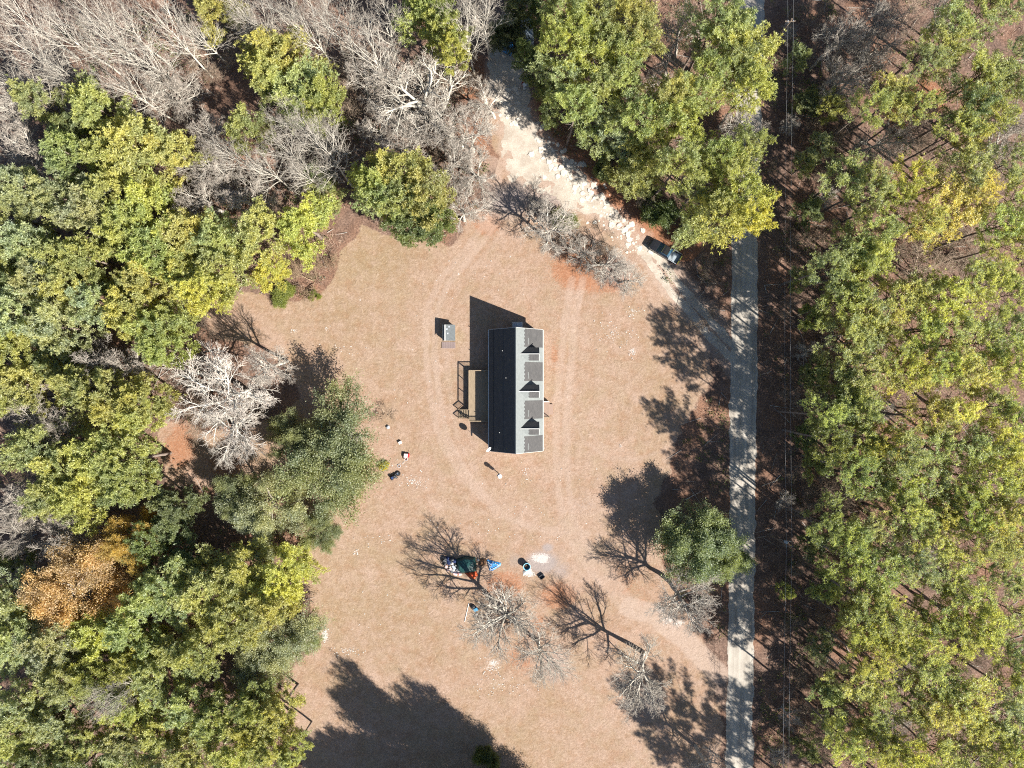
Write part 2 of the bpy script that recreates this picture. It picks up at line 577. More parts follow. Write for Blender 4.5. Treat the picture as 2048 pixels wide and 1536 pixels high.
for (cx, cy, rx, ry, w) in [(1080, 1117, 24, 13, 1.3), (1058, 1147, 12, 10, 1.4), (650, 1270, 9, 20, 1.2), (690, 1300, 30, 8, .7), (985, 1330, 22, 30, .85), (1000, 1370, 60, 22, .62), (830, 965, 22, 14, .75), (1225, 670, 45, 30, .6),
                            (1265, 700, 12, 14, .8), (1270, 625, 30, 18, .6), (710, 1106, 7, 7, 1.0), (750, 1075, 30, 10, .5), (700, 1235, 6, 6, .6), (1150, 1380, 60, 60, .5), (1345, 1240, 40, 22, .9), (1330, 1220, 30, 15, .8),
                            (1230, 560, 60, 40, .55), (800, 930, 20, 10, .5), (588, 660, 9, 6, .8), (655, 660, 6, 6, .8), (770, 700, 30, 20, .42), (940, 560, 60, 50, .42), (1110, 640, 30, 40, .5), (1075, 1375, 40, 40, .5), (1130, 470, 40, 50, .5),
                            (760, 825, 24, 26, .6), (780, 870, 14, 24, .55), (1050, 945, 10, 18, .6), (720, 600, 5, 5, .8), (815, 575, 5, 4, .8), (1240, 890, 8, 6, .7), (1110, 900, 8, 8, .5)]:
    chalk = np.maximum(chalk, w * np.exp(-(((px - cx) / rx) ** 2 + ((py - cy) / ry) ** 2)))
chalk = np.maximum(chalk * (.55 + .9 * vnoise(GX, GY, 1.1, 71, 3)), 0.17)
track = np.maximum(track, .8 * smooth01(poly_sdf(px, py, [(988, 96), (1045, 100), (1062, 232), (1140, 322), (1205, 400), (1306, 482), (1345, 522), (1460, 660), (1480, 760), (1440, 720), (1290, 520), (1205, 445), (1110, 400), (1022, 380), (1000, 232), (975, 130)]) + 26 * n2, -26, 8))
grey = np.zeros_like(px)
for (cx, cy, rx, ry, w) in [(1085, 1125, 38, 26, 1.0), (1095, 1095, 14, 10, .9), (1030, 1120, 25, 25, .5), (1120, 1140, 30, 26, .6), (1020, 400, 60, 45, .8), (1100, 400, 70, 30, .6), (1170, 1010, 60, 40, .35), (1500, 1280, 30, 200, .2), (1230, 540, 60, 50, .6), (1110, 1330, 60, 60, .5), (1300, 1400, 50, 50, .5)]:
    grey = np.maximum(grey, w * np.exp(-(((px - cx) / rx) ** 2 + ((py - cy) / ry) ** 2)))
green = np.zeros_like(px)
for (cx, cy, rx, ry, w) in [(740, 520, 110, 80, 1.0), (690, 620, 120, 60, .7), (760, 1200, 200, 140, .6), (760, 690, 140, 110, .4), (1000, 1480, 160, 80, .4), (920, 670, 12, 14, .9), (980, 640, 30, 14, .4), (1300, 800, 90, 120, .3)]:
    green = np.maximum(green, w * np.exp(-(((px - cx) / rx) ** 2 + ((py - cy) / ry) ** 2)))
nv = GX.size
V = np.stack([GX.ravel(), GY.ravel(), np.zeros(nv)], 1)
nyy, nxx = GX.shape
ii = (np.arange(nyy - 1)[:, None] * nxx + np.arange(nxx - 1)[None, :]).ravel()
F = np.stack([ii, ii + 1, ii + nxx + 1, ii + nxx], 1)
one = np.ones(nv)
cl = lambda a: np.clip(a, 0, 1.4).ravel()
M_GROUND = mat_ground()
gme = mesh_np('ground', V, [F], [M_GROUND], attrs={
    'zones': ('FLOAT_COLOR', np.stack([cl(z_clear), cl(straw), cl(track), one], 1)),
    'marks': ('FLOAT_COLOR', np.stack([cl(chalk), cl(grey), cl(green), one], 1))})
tag(obj('ground', gme), 'dry tan grass clearing with wheel tracks and brown forest floor around it', kind='structure')


def mask_sheet(name, mat, x0, x1, y0, y1, step, fn, z):
    """A flat sheet over the cells of a grid (photograph units) whose mask is positive, its outline fitted to the mask's zero line."""
    ax, ay = np.arange(x0, x1, step), np.arange(y0, y1, step)
    X, Y = np.meshgrid(ax, ay)
    D = fn(X, Y)
    ny, nx = X.shape
    gy_, gx_ = np.gradient(D, step)
    g2 = gx_ ** 2 + gy_ ** 2 + 1e-6
    near = (np.abs(D) < step * 1.2)
    mvx = np.where(near, np.clip(-D * gx_ / g2, -0.45 * step, 0.45 * step), 0)
    mvy = np.where(near, np.clip(-D * gy_ / g2, -0.45 * step, 0.45 * step), 0)
    idx = (np.arange(ny - 1)[:, None] * nx + np.arange(nx - 1)[None, :])
    keep = (D[:-1, :-1] + D[1:, :-1] + D[:-1, 1:] + D[1:, 1:]) > 0
    q = idx[keep]
    F = np.stack([q, q + nx, q + nx + 1, q + 1], 1)
    V = np.stack([((X + mvx - 1024) / S).ravel(), ((768 - Y - mvy) / S).ravel(), np.full(X.size, z)], 1)
    used, inv = np.unique(F, return_inverse=True)
    return obj(name, mesh_np(name, V[used], [inv.reshape(F.shape)], [mat]))


ROAD = [(1470, 3200), (1479, 1540), (1484, 1150), (1487, 700), (1490, 470), (1499, 150), (1505, -120), (1530, -2000)]


def road_mask(X, Y):
    n = vnoise(X / S, Y / S, 1.6, 21, 3) - 0.5
    return 26 + 9 * n + 4 * (vnoise(X / S, Y / S, 6, 23, 2) - .5) - line_dist(X, Y, ROAD)


M_ROAD = mat_road()
tag(mask_sheet('road', M_ROAD, 1400, 1600, -700, 2300, 2.0, road_mask, 0.012), 'pale gravel road running straight down the right side of the clearing', kind='structure')

DRIVE_AREA = [(988, 96), (1045, 100), (1056, 165), (1062, 232), (1096, 285), (1140, 322), (1172, 355), (1205, 400), (1256, 444), (1306, 482), (1345, 522), (1312, 534), (1290, 520),
              (1255, 470), (1205, 440), (1160, 425), (1110, 395), (1060, 370), (1022, 372), (1006, 330), (1008, 280), (1000, 232), (978, 190), (975, 130)]


def drive_mask(X, Y):
    n = vnoise(X / S, Y / S, 2.4, 31, 4) - 0.5
    n_ = vnoise(X / S, Y / S, 0.7, 32, 3) - 0.5
    a = poly_sdf(X, Y, DRIVE_AREA) + 20 * n + 12 * n_
    t1 = 8 + 7 * n + 6 * n_ - line_dist(X, Y, [(1290, 508), (1303, 529), (1344, 588), (1381, 622), (1417, 671), (1462, 712), (1480, 740)])
    t2 = 7.5 + 7 * n + 6 * n_ - line_dist(X, Y, [(1300, 500), (1329, 529), (1369, 583), (1417, 637), (1461, 686), (1480, 705)])
    hole = 22 * smooth01(vnoise(X / S, Y / S, 1.5, 33, 3), 0.56, 0.66) * smooth01(Y, 235, 330)
    return np.maximum(np.maximum(a - hole, t1), t2)


M_DRIVE = mat_drive()
drive = tag(mask_sheet('driveway', M_DRIVE, 950, 1480, 80, 760, 1.6, drive_mask, 0.008), 'white crushed concrete drive from the road up to the trees', kind='structure')

# broken concrete pieces along the drive, each its own piece
M_RUBBLE = plain('broken_concrete', (0.50, 0.45, 0.385), 0.9, 0.1, var=0.2, scale=4)


def stone_mesh(seed, flat=0.45):
    rg = np.random.default_rng(seed)
    n = 7
    ang = np.sort(rg.random(n) * 2 * math.pi)
    ang = np.linspace(0, 2 * math.pi, n, endpoint=False) + rg.normal(0, 0.22, n)
    r = 0.5 * (1 + rg.normal(0, 0.22, n))
    lo = [(r[i] * math.cos(ang[i]), r[i] * math.sin(ang[i]), -0.05) for i in range(n)]
    mi_ = [(1.02 * r[i] * math.cos(ang[i]), 1.02 * r[i] * math.sin(ang[i]), flat * .7 * (1 + rg.normal(0, .15))) for i in range(n)]
    hi = [(0.72 * r[i] * math.cos(ang[i]), 0.72 * r[i] * math.sin(ang[i]), flat * (1 + rg.normal(0, .2))) for i in range(n)]
    m = MB()
    fs = [tuple(range(2 * n, 3 * n))]
    for k in (0, n):
        fs += [(k + i, k + (i + 1) % n, k + n + (i + 1) % n, k + n + i) for i in range(n)]
    m.add(lo + mi_ + hi, fs)
    return m.mesh('stone', M_RUBBLE)


STONES = [stone_mesh(40 + i) for i in range(8)]
rs = np.random.default_rng(5)
k = 0
while k < 290:
    t_ = rs.random()
    ctr = [(1080, 262), (1125, 318), (1160, 350), (1195, 392), (1235, 440), (1285, 488)]
    s_ = t_ * (len(ctr) - 1)
    i_ = min(int(s_), len(ctr) - 2)
    fx = s_ - i_
    sx = ctr[i_][0] * (1 - fx) + ctr[i_ + 1][0] * fx + rs.normal(-9, 15)
    sy = ctr[i_][1] * (1 - fx) + ctr[i_ + 1][1] * fx + rs.normal(6, 15)
    if rs.random() < 0.2:
        sx, sy = rs.uniform(1000, 1040), rs.uniform(175, 250)
    o = obj('stone', STONES[k % 8], drive, P(sx, sy))
    s = 0.22 + 0.85 * rs.random() ** 2.0
    o.scale = (s * rs.uniform(.8, 1.3), s, s * rs.uniform(.12, .35))
    o.rotation_euler = (0, 0, rs.random() * 6.28)
    k += 1


# ------------------------------------------------------------------ the house
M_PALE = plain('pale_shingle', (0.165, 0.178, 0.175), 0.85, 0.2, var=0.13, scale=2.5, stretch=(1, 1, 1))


def mat_shingle(name, a, b, c):
    """Asphalt shingles: coursed tabs of uneven grey."""
    t = NT(name)
    br = t.n('TexBrick')
    br.inputs['Scale'].default_value = 1.0
    br.inputs['Brick Width'].default_value = 0.33
    br.inputs['Row Height'].default_value = 0.15
    br.inputs['Mortar Size'].default_value = 0.012
    br.inputs['Color1'].default_value = (*a, 1)
    br.inputs['Color2'].default_value = (*b, 1)
    br.inputs['Mortar'].default_value = (*c, 1)
    mp = t.n('Mapping')
    mp.inputs['Rotation'].default_value = (0, 0, math.radians(90))
    t.l(t.objco(), mp.inputs['Vector'])
    t.l(mp.outputs[0], br.inputs['Vector'])
    f = t.noise(9, 5, 0.8, t.objco())
    w = t.noise(0.9, 4, 0.6, t.objco())
    col = t.mix(t.math('MULTIPLY', t.ramp(f, 0.35, 0.65), 0.35), br.outputs[0], (0.105, 0.10, 0.10))
    col = t.mix(t.math('MULTIPLY', t.ramp(w, 0.4, 0.7), 0.35), col, c)
    t.bsdf(col, 0.9, 0.15, 0, f, 0.3, 0.02)
    return t.m


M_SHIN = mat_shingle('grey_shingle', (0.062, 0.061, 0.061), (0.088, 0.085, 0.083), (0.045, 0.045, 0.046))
M_TRIM = plain('white_trim', (0.5, 0.5, 0.48), 0.5, 0.4, var=0.06)
M_SIDING = plain('vinyl_siding', (0.55, 0.56, 0.54), 0.5, 0.3, var=0.07)
M_BRICK = plain('foundation_brick', (0.30, 0.14, 0.10), 0.9, 0.1, var=0.3, scale=8)
M_GLASS = plain('dark_glass', (0.02, 0.03, 0.04), 0.06, 0.8, var=0.1)
M_WOOD = plain('weathered_deck_wood', (0.245, 0.19, 0.13), 0.85, 0.15, var=0.38, scale=2.0, stretch=(9, .6, 9))
M_RAIL = plain('treated_rail_wood', (0.30, 0.22, 0.14), 0.85, 0.15, var=0.3, scale=4)
M_PINKWOOD = plain('pinkish_porch_wood', (0.27, 0.19, 0.15), 0.85, 0.15, var=0.2, scale=4, stretch=(6, .8, 6))
M_METAL = plain('galvanised_metal', (0.55, 0.56, 0.57), 0.35, 0.5, metal=0.7, var=0.15)
M_WHITE = plain('white_plastic', (0.6, 0.6, 0.58), 0.45, 0.4, var=0.06)

X0, X1, XR = -3.92, 5.24, 0.62          # eaves and ridge
Y0, Y1 = -11.35, 9.2
ZE, ZR = 3.0, 7.57
house = empty('house', (0.6, -1.0, 0), 0, 'long grey shingled house with three roof dormers in the middle of the clearing', 'house')


def hb(fn):
    """Run fn on a fresh builder whose coordinates are world metres, shifted to the house's base."""
    m = MB()
    fn(m)
    m.v = [(x - 0.6, y + 1.0, z) for x, y, z in m.v]
    return m


def slope_z(x):
    return ZR - abs(x - XR) * (ZR - ZE) / (X1 - XR)


WX0, WX1, WY0, WY1 = X0 + .38, X1 - .38, Y0 + .3, Y1 - .3
hb(lambda m: m.box(WX0 + .03, WX1 - .03, WY0 + .03, WY1 - .03, -0.1, 0.62)).build('foundation', M_BRICK, house)


def walls(m):
    prof = [(WX0, .62), (WX1, .62), (WX1, slope_z(WX1) - .2), (XR, ZR - .2), (WX0, slope_z(WX0) - .2)]
    vs = [(x, WY0, z) for x, z in prof] + [(x, WY1, z) for x, z in prof]
    m.add(vs, [(4, 3, 2, 1, 0), (5, 6, 7, 8, 9)] + [(i, (i + 1) % 5, 5 + (i + 1) % 5, 5 + i) for i in range(5)])


wall = hb(walls).build('wall', M_SIDING, house)


def slab(m, xa, za, xb, zb, ya, yb, th=0.14, mi=0):
    vs = [(xa, ya, za), (xb, ya, zb), (xb, yb, zb), (xa, yb, za)]
    m.add(vs + [(x, y, z - th) for x, y, z in vs], [(0, 1, 2, 3), (7, 6, 5, 4), (0, 4, 5, 1), (1, 5, 6, 2), (2, 6, 7, 3), (3, 7, 4, 0)], mi)


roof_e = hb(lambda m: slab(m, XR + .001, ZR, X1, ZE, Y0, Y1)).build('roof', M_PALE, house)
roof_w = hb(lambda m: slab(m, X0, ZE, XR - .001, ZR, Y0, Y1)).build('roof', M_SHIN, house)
for xs_, w_ in ((X0 + .75, .05), (-1.55, .035)):
    hb(lambda m: slab(m, xs_ - w_, slope_z(xs_ - w_) + .03, xs_ + w_, slope_z(xs_ + w_) + .03, Y0 + .02, Y1 - .02, .05)).build('seam', M_SHIN, roof_w)
rc = hb(lambda m: m.add([(XR - .17, Y0 - .01, ZR - .13), (XR, Y0 - .01, ZR + .045), (XR + .17, Y0 - .01, ZR - .13), (XR - .17, Y1 + .01, ZR - .13), (XR, Y1 + .01, ZR + .045), (XR + .17, Y1 + .01, ZR - .13)],
                        [(0, 1, 4, 3), (1, 2, 5, 4), (0, 2, 1), (3, 4, 5)])).build('ridge_cap', M_PALE, house)
for xe, sgn in ((X1, 1), (X0, -1)):
    hb(lambda m: m.box(min(xe, xe + .11 * sgn), max(xe, xe + .11 * sgn), Y0, Y1, ZE - .17, ZE - .05)).build('gutter', M_TRIM, house)
for ye, d in ((Y0, -1), (Y1, 1)):
    for a, b in ((X0, XR), (XR, X1)):
        hb(lambda m: slab(m, a, slope_z(a) + .012, b, slope_z(b) + .012, min(ye, ye + .05 * d), max(ye, ye + .05 * d), .2)).build('gable_trim', M_TRIM, house)


def panel(xa, xb, ya, yb, teeth_top=0.0, teeth_side=0.0, mat=None, name='shingle_panel', parent=None):
    """A field of grey shingles lying on the pale slope, its upper edge toothed by the courses."""
    pts = []
    n = max(2, int((yb - ya) / 0.3))
    if teeth_side > 0:
        n = max(2, int((yb - ya) / 0.22))
    for i in range(n):
        y_a, y_b = ya + (yb - ya) * i / n, ya + (yb - ya) * (i + 1) / n
        off = (teeth_top if i % 2 else 0.0)
        pts += [(xa + off, y_a), (xa + off, y_b)]
    pts += [(xb, yb), (xb, ya)]
    m = MB()
    top = [(x - .6, y + 1.0, slope_z(x) + .022) for x, y in pts]
    bot = [(x - .6, y + 1.0, slope_z(x) - .03) for x, y in pts]
    k = len(pts)
    m.add(top + bot, [tuple(range(k - 1, -1, -1))] + [(i, (i + 1) % k, k + (i + 1) % k, k + i) for i in range(k)])
    return m.build(name, mat or M_SHIN, parent or roof_e)


def HY(y, h=5.2):
    return (768 - y) * (1 - h / H) / S


def HX(x, h=5.2):
    return (x - 1024) * (1 - h / H) / S


XP = 2.02
for ya, yb, xb in ((HY(694), Y1, X1), (HY(762), HY(724), X1), (HY(838), HY(801), X1), (Y0, HY(872), X1)):
    panel(XP, xb - .02, ya, yb, 0.12)
    hb(lambda m: m.add([(XP + .62, ya + .4, slope_z(XP + .62) + .05), (XP + .72, ya + .4, slope_z(XP + .72) + .05), (XP + .72, ya + 1.5, slope_z(XP + .72) + .05), (XP + .62, ya + 1.5, slope_z(XP + .62) + .05)], [(0, 1, 2, 3)])).build('shingle_strip', M_PALE, roof_e)

DR = [(HY(707.7, 6.5), 1040.5), (HY(782.5, 6.5), 1036.2), (HY(857, 6.5), 1039.5)]
for yc, xl in DR:
    hz = 6.86 if xl > 1038 else 7.1
    hw = 1.1
    xf = 4.46
    ze = hz - hw
    xv = XR + (ZR - hz)                         # where the dormer ridge meets the slope
    xe = XR + (ZR - ze)                         # where its eaves meet the slope
    dm = MB()
    wl = xf - .22
    vs = [(wl, yc - hw + .12, slope_z(wl) - .05), (wl, yc + hw - .12, slope_z(wl) - .05), (wl, yc + hw - .12, ze - .05), (wl, yc, hz - .14), (wl, yc - hw + .12, ze - .05),
          (xe - .1, yc - hw + .12, ze - .08), (xe - .1, yc + hw - .12, ze - .08)]
    dorm = hb(lambda m: m.add(vs, [(0, 1, 2, 3, 4), (4, 5, 0), (1, 6, 2)])).build('dormer', M_SIDING, house)

    def droof(m, sg):
        a = [(xv - .05, yc, hz), (xf, yc, hz), (xf, yc + sg * hw, ze), (xe, yc + sg * hw, ze)]
        b = [(x, y, z - .09) for x, y, z in a]
        fs = [(0, 1, 2, 3), (7, 6, 5, 4), (0, 4, 5, 1), (1, 5, 6, 2), (2, 6, 7, 3), (3, 7, 4, 0)]
        m.add(a + b, fs)
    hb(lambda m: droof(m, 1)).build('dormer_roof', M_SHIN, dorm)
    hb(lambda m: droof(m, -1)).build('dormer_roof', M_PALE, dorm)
    # grey lower field on the sunny half, teeth along its upper side
    xs0 = 2.72

    def field(m):
        pts = []
        n = 8
        for i in range(n):
            ya_, yb_ = hw * .98 * i / n, hw * .98 * (i + 1) / n
            off = .14 if i % 2 else 0
            pts += [(xs0 + off, ya_), (xs0 + off, yb_)]
        pts += [(xf - .02, hw * .98), (xf - .02, 0.03)]
        top = [(x, yc - d, hz - d + .018) for x, d in pts]
        m.add(top, [tuple(range(len(pts)))])
    hb(field).build('shingle_panel', M_SHIN, dorm)
    hb(lambda m: m.box(xv, xf + .02, yc - .07, yc + .03, hz - .01, hz + .035)).build('ridge_cap', M_TRIM, dorm)
    win = hb(lambda m: m.box(wl, wl + .06, yc - .5, yc + .5, ze - 1.35, ze - .05)).build('window', M_TRIM, dorm)
    del win
    hb(lambda m: m.box(wl + .05, wl + .075, yc - .42, yc + .42, ze - 1.27, ze - .13)).build('pane', M_GLASS, dorm)
    for sg in (1, -1):
        def rake(m):
            a = [(xf, yc, hz + .02), (xf + .05, yc, hz + .02), (xf + .05, yc + sg * hw, ze + .02), (xf, yc + sg * hw, ze + .02)]
            b = [(x, y, z - .16) for x, y, z in a]
            m.add(a + b, [(0, 1, 2, 3), (7, 6, 5, 4), (0, 4, 5, 1), (1, 5, 6, 2), (2, 6, 7, 3), (3, 7, 4, 0)])
        hb(rake).build('rake_board', M_TRIM, dorm)

# windows and doors round the walls
for yc in (7.3, 3.6, -3.4, -6.2, -9.4):
    for xw, d in ((WX1, 1), (WX0, -1)):
        w_ = hb(lambda m: m.box(min(xw, xw + .05 * d), max(xw, xw + .05 * d), yc - .5, yc + .5, 1.2, 2.6)).build('window', M_TRIM, house)
        hb(lambda m: m.box(min(xw + .04 * d, xw + .07 * d), max(xw + .04 * d, xw + .07 * d), yc - .41, yc + .41, 1.3, 2.5)).build('pane', M_GLASS, w_)
for xw, d, yc in ((WX1, 1, -4.85 + .0), (WX0, -1, -2.0)):
    d_ = hb(lambda m: m.box(min(xw, xw + .06 * d), max(xw, xw + .06 * d), yc - .48, yc + .48, .72, 2.75)).build('door', M_TRIM, house)
    hb(lambda m: m.lathe([(0, 0), (.04, .01), (.04, .05), (0, .07)], 8, (xw + .09 * d, yc + .36, 1.7))).build('handle', M_METAL, d_)
for yw, d in ((WY0, -1), (WY1, 1)):
    w_ = hb(lambda m: m.box(-.2, 1.4, min(yw, yw + .05 * d), max(yw, yw + .05 * d), 4.3, 5.6)).build('window', M_TRIM, house)
    hb(lambda m: m.box(-.1, 1.3, min(yw + .04 * d, yw + .07 * d), max(yw + .04 * d, yw + .07 * d), 4.4, 5.5)).build('pane', M_GLASS, w_)
for x_, y_, h_ in ((-1.6, 5.5, .35), (-2.1, -8.1, .3), (-1.0, 1.0, .3)):
    hb(lambda m: m.tube((x_, y_, slope_z(x_) - .05), (x_, y_, slope_z(x_) + h_), .06, n=10)).build('vent_pipe', M_TRIM, house)

# back deck with rails and stairs (children of the house: it is nailed to it)
DX0, DX1, DY0, DY1, DZ = -7.42, WX0 - .01, -6.42, 2.36, 0.95
deck = hb(lambda m: [m.box(DX0 + .05, DX1, DY0 + .05, DY1 - .05, DZ - .22, DZ - .04)] + [m.box(x - .06, x + .06, y - .06, y + .06, -.1, DZ - .2) for x in (DX0 + .15, -5.5) for y in (DY0 + .2, -2, DY1 - .2)] and None).build('deck', M_RAIL, house)
nb_ = 25
rb = np.random.default_rng(12)
wd = (DX1 - DX0) / nb_
for i in range(nb_):
    x = DX0 + wd * i
    hb(lambda m: m.box(x + .006, x + wd - .006, DY0 + rb.uniform(0, .03), DY1 - rb.uniform(0, .03), DZ - .038, DZ + rb.uniform(0, .006))).build('board', M_WOOD, deck)


def rail(a, b, z0, top=1.0, n_post=2, parent=None, mat=M_RAIL, dz=0.0, cap=None):
    """Post-and-baluster rail from a to b standing on z0 (the far end lies dz higher)."""
    a, b = Vector((*a, z0)), Vector((*b, z0 + dz))
    L = (b - a).length

    def fr(m):
        for z in (.12, top - .08):
            m.tube(a + Vector((0, 0, z)), b + Vector((0, 0, z)), .035, n=4)
        k = max(2, int(L / .16))
        for i in range(1, k):
            p = a.lerp(b, i / k)
            m.tube(p + Vector((0, 0, .1)), p + Vector((0, 0, top - .06)), .016, n=4)
    r = hb(fr).build('railing', mat, parent)
    for i in range(n_post):
        p = a.lerp(b, i / (n_post - 1))
        hb(lambda m: m.box(p.x - .05, p.x + .05, p.y - .05, p.y + .05, p.z - .25, p.z + top + .04)).build('post', mat, r)
    d = (b - a).normalized()
    s = Vector((-d.y, d.x, 0)).normalized() * .07
    z = Vector((0, 0, top))
    t_ = Vector((0, 0, .035))
    hb(lambda m: m.add([a - s + z, b - s + z, b + s + z, a + s + z, a - s + z + t_, b - s + z + t_, b + s + z + t_, a + s + z + t_],
                       [(0, 3, 2, 1), (4, 5, 6, 7), (0, 1, 5, 4), (1, 2, 6, 5), (2, 3, 7, 6), (3, 0, 4, 7)])).build('handrail', cap or M_WOOD, r)
    return r


rail((DX0 + .06, DY1 - .06), (DX1 - .03, DY1 - .06), DZ, n_post=3, parent=deck)
rail((DX0 + .06, -4.35), (DX0 + .06, DY1 - .14), DZ, n_post=4, parent=deck)
rail((DX0 + .06, DY0 + .06), (DX1 - .03, DY0 + .06), DZ, n_post=3, parent=deck)
stair = hb(lambda m: m.box(DX0 - 1.85, DX0 - .02, -5.2, -5.1, -.05, .1)).build('staircase', M_RAIL, house)
for y in (-5.9, -4.45):
    hb(lambda m: m.add([(DX0, y + d_, z_) for d_ in (0, .06) for z_ in (DZ - .04, DZ - .36)] + [(DX0 - 1.9, y + d_, -.02) for d_ in (0, .06)],
                       [(0, 2, 5, 4), (1, 4, 5, 3), (0, 4, 1), (2, 3, 5), (0, 1, 3, 2)])).build('stringer', M_RAIL, stair)
for i in range(6):
    z = DZ - .04 - (i + 1) * .137
    hb(lambda m: m.box(DX0 - .3 * (i + 1), DX0 - .3 * i - .045, -5.83, -4.41, z - .04, z)).build('tread', M_WOOD, stair)
for y in (-5.86, -4.4):
    rail((DX0 - 1.85, y), (DX0 - .02, y), .0, n_post=2, parent=stair, dz=DZ - .05, top=.95)
rail((DX0 + .06, -6.3), (DX0 + .06, -5.95), DZ, n_post=2, parent=deck)

# front stoop on the sunny side
PY0, PY1, PX = -5.75, -2.98, 6.5
stoop = hb(lambda m: m.box(WX1 + .01, PX - .04, PY0 + .04, PY1 - .04, -.1, .58)).build('stoop', M_RAIL, house)
for i in range(10):
    x = WX1 + .01 + i * (PX - WX1) / 10
    hb(lambda m: m.box(x + .006, x + (PX - WX1) / 10 - .006, PY0, PY1, .58, .622 + rb.uniform(0, .006))).build('board', M_PINKWOOD, stoop)
rail((WX1 + .06, PY1 - .06), (PX - .06, PY1 - .06), .62, n_post=2, parent=stoop, top=.9, cap=M_WHITE)
rail((WX1 + .06, PY0 + .06), (PX - .06, PY0 + .06), .62, n_post=2, parent=stoop, top=.9)
for i in range(2):
    hb(lambda m: m.box(PX + .01 + .3 * i, PX + .31 + .3 * i, -5.3, -3.5, -.05, .42 - .2 * i)).build('step', M_PINKWOOD, stoop)

# satellite dish on the corner of the roof
def dish(name, loc, mast_h, label, r=0.34, tilt=0.9, az=-0.9):
    e = empty(name, loc, 0, label, 'satellite dish')
    MB().tube((0, 0, -.05), (0, 0, mast_h), .025, n=8).build('mast', M_METAL, e)
    M = Matrix.Translation((0, 0, mast_h + .1)) @ Matrix.Rotation(az, 4, 'Z') @ Matrix.Rotation(tilt, 4, 'Y')
    m = MB()
    prof = [(0, 0), (r * .5, .03), (r * .85, .075), (r, .105), (r, .12), (r * .8, .085), (r * .4, .035), (0, .018)]
    m.lathe(prof, 22, M=M)
    m.build('reflector', M_WHITE, e, smooth=True)
    a = MB()
    a.tube(M @ Vector((r * .9, 0, .1)), M @ Vector((r * .35, 0, .48)), .014, n=6)
    a.build('arm', M_METAL, e)
    h = MB()
    q = M @ Vector((r * .3, 0, .5))
    h.tube(q - Vector((.03, 0, .03)), q + Vector((.05, 0, .05)), .04, n=8)
    h.build('receiver', M_WHITE, e)
    return e


dish('satellite_dish', (X0 - .04, Y0 + .45, 3.02), 1.25, 'white satellite dish above the shaded bottom corner of the house roof', r=.5, tilt=1.1, az=-.75)
dish('satellite_dish', P(1000, 949), 2.05, 'small satellite dish on a bare pole in the yard below the house', r=.36, tilt=.55, az=-.75)
e = empty('meter_box', P(997, 946), .7, 'grey metal meter box on a post beside the pole dish', 'meter box')
MB().box(-.06, .06, -.06, .06, -.1, 1.75).build('post', M_RAIL, e)
MB().cham(-.24, .24, -.2, -.065, .95, 1.7, .02).build('cabinet', M_METAL, e)
MB().lathe([(.0, .16), (.09, .16), (.11, .02), (.11, 0)], 14, (0, -.24, 1.35), M=Matrix.Identity(4)).build('meter', M_GLASS, e)
MB().box(-.3, .3, -.28, .02, 1.72, 1.76).build('rain_cap', M_METAL, e)

# heat pump in the shade of the top gable end
M_BLUEGREY = plain('painted_steel', (0.33, 0.36, 0.40), .5, .4, var=.1)
e = empty('heat_pump', (0.95, 10.2, 0), 0, 'grey heat pump unit on the ground in the shade at the top gable end', 'heat pump')
MB().cham(-.85, .85, -.45, .45, .05, 1.0, .05).build('casing', M_BLUEGREY, e)
MB().lathe([(.36, 1.0), (.38, 1.04), (.34, 1.05), (.3, 1.01)], 20, (-.35, 0, 0)).build('fan_ring', M_METAL, e)
g = MB()
for i in range(7):
    a = math.pi * i / 7
    g.tube((-.35 - .34 * math.cos(a), -.34 * math.sin(a), 1.035), (-.35 + .34 * math.cos(a), .34 * math.sin(a), 1.035), .008, n=4)
g.build('fan_grille', M_METAL, e)
MB().box(-1, 1, -.6, .6, -.05, .05).build('slab', plain('concrete_pad', (.4, .38, .35), .9, .1), e)

# well shed and the brick slab beside it
M_SHEDROOF = plain('weathered_grey_roofing', (0.105, 0.116, 0.12), .85, .2, var=.2, scale=3)
sx, sy, _ = P(899, 666.5)
e = empty('shed', (sx, sy, 0), 0, 'small grey roofed shed standing alone at the shaded side of the house', 'shed')
MB().box(-.95, .95, -1.22, 1.22, -.05, 1.25).build('wall', M_SIDING, e)
xr = -.62
rs_ = MB()
slab(rs_, xr, 1.72, 1.1, 1.22, -1.38, 1.38, .07)
re_ = rs_.build('roof', M_SHEDROOF, e)
rs_ = MB()
slab(rs_, -1.1, 1.4, xr, 1.72, -1.38, 1.38, .07)
rs_.build('roof', M_SHEDROOF, e)
MB().box(xr - .07, xr + .07, -1.4, 1.34, 1.705, 1.75).build('ridge_cap', M_WHITE, e)
for i, (a, b) in enumerate(((-.1, .5), (.05, -.25), (.25, .9))):
    m_ = MB()
    z_ = lambda x: 1.72 - (x - xr) * (.5 / 1.72) + .012
    m_.add([(a - .3, b, z_(a - .3)), (a - .12, b - .05, z_(a - .12)), (a - .1, b + .25, z_(a - .1)), (a - .28, b + .2, z_(a - .28))], [(0, 1, 2, 3)])
    m_.build('bare_patch', M_BLUEGREY, re_)
MB().box(-.42, .42, -1.26, -1.22, .05, 1.15).build('door', M_TRIM, e)
sx, sy, _ = P(897.5, 690.5)
M_SLAB = plain('pinkish_concrete', (0.22, 0.165, 0.15), .9, .1, var=.12)
M_PAVER = plain('pinkish_paver', (0.22, 0.17, 0.16), .9, .1, var=.28, scale=6)
pad = tag(MB().box(-1.17, 1.17, -.56, .56, -.05, .07).build('paved_pad', M_SLAB, None, (sx, sy, 0)), 'pinkish paved pad on the ground right below the shed', 'paved pad')
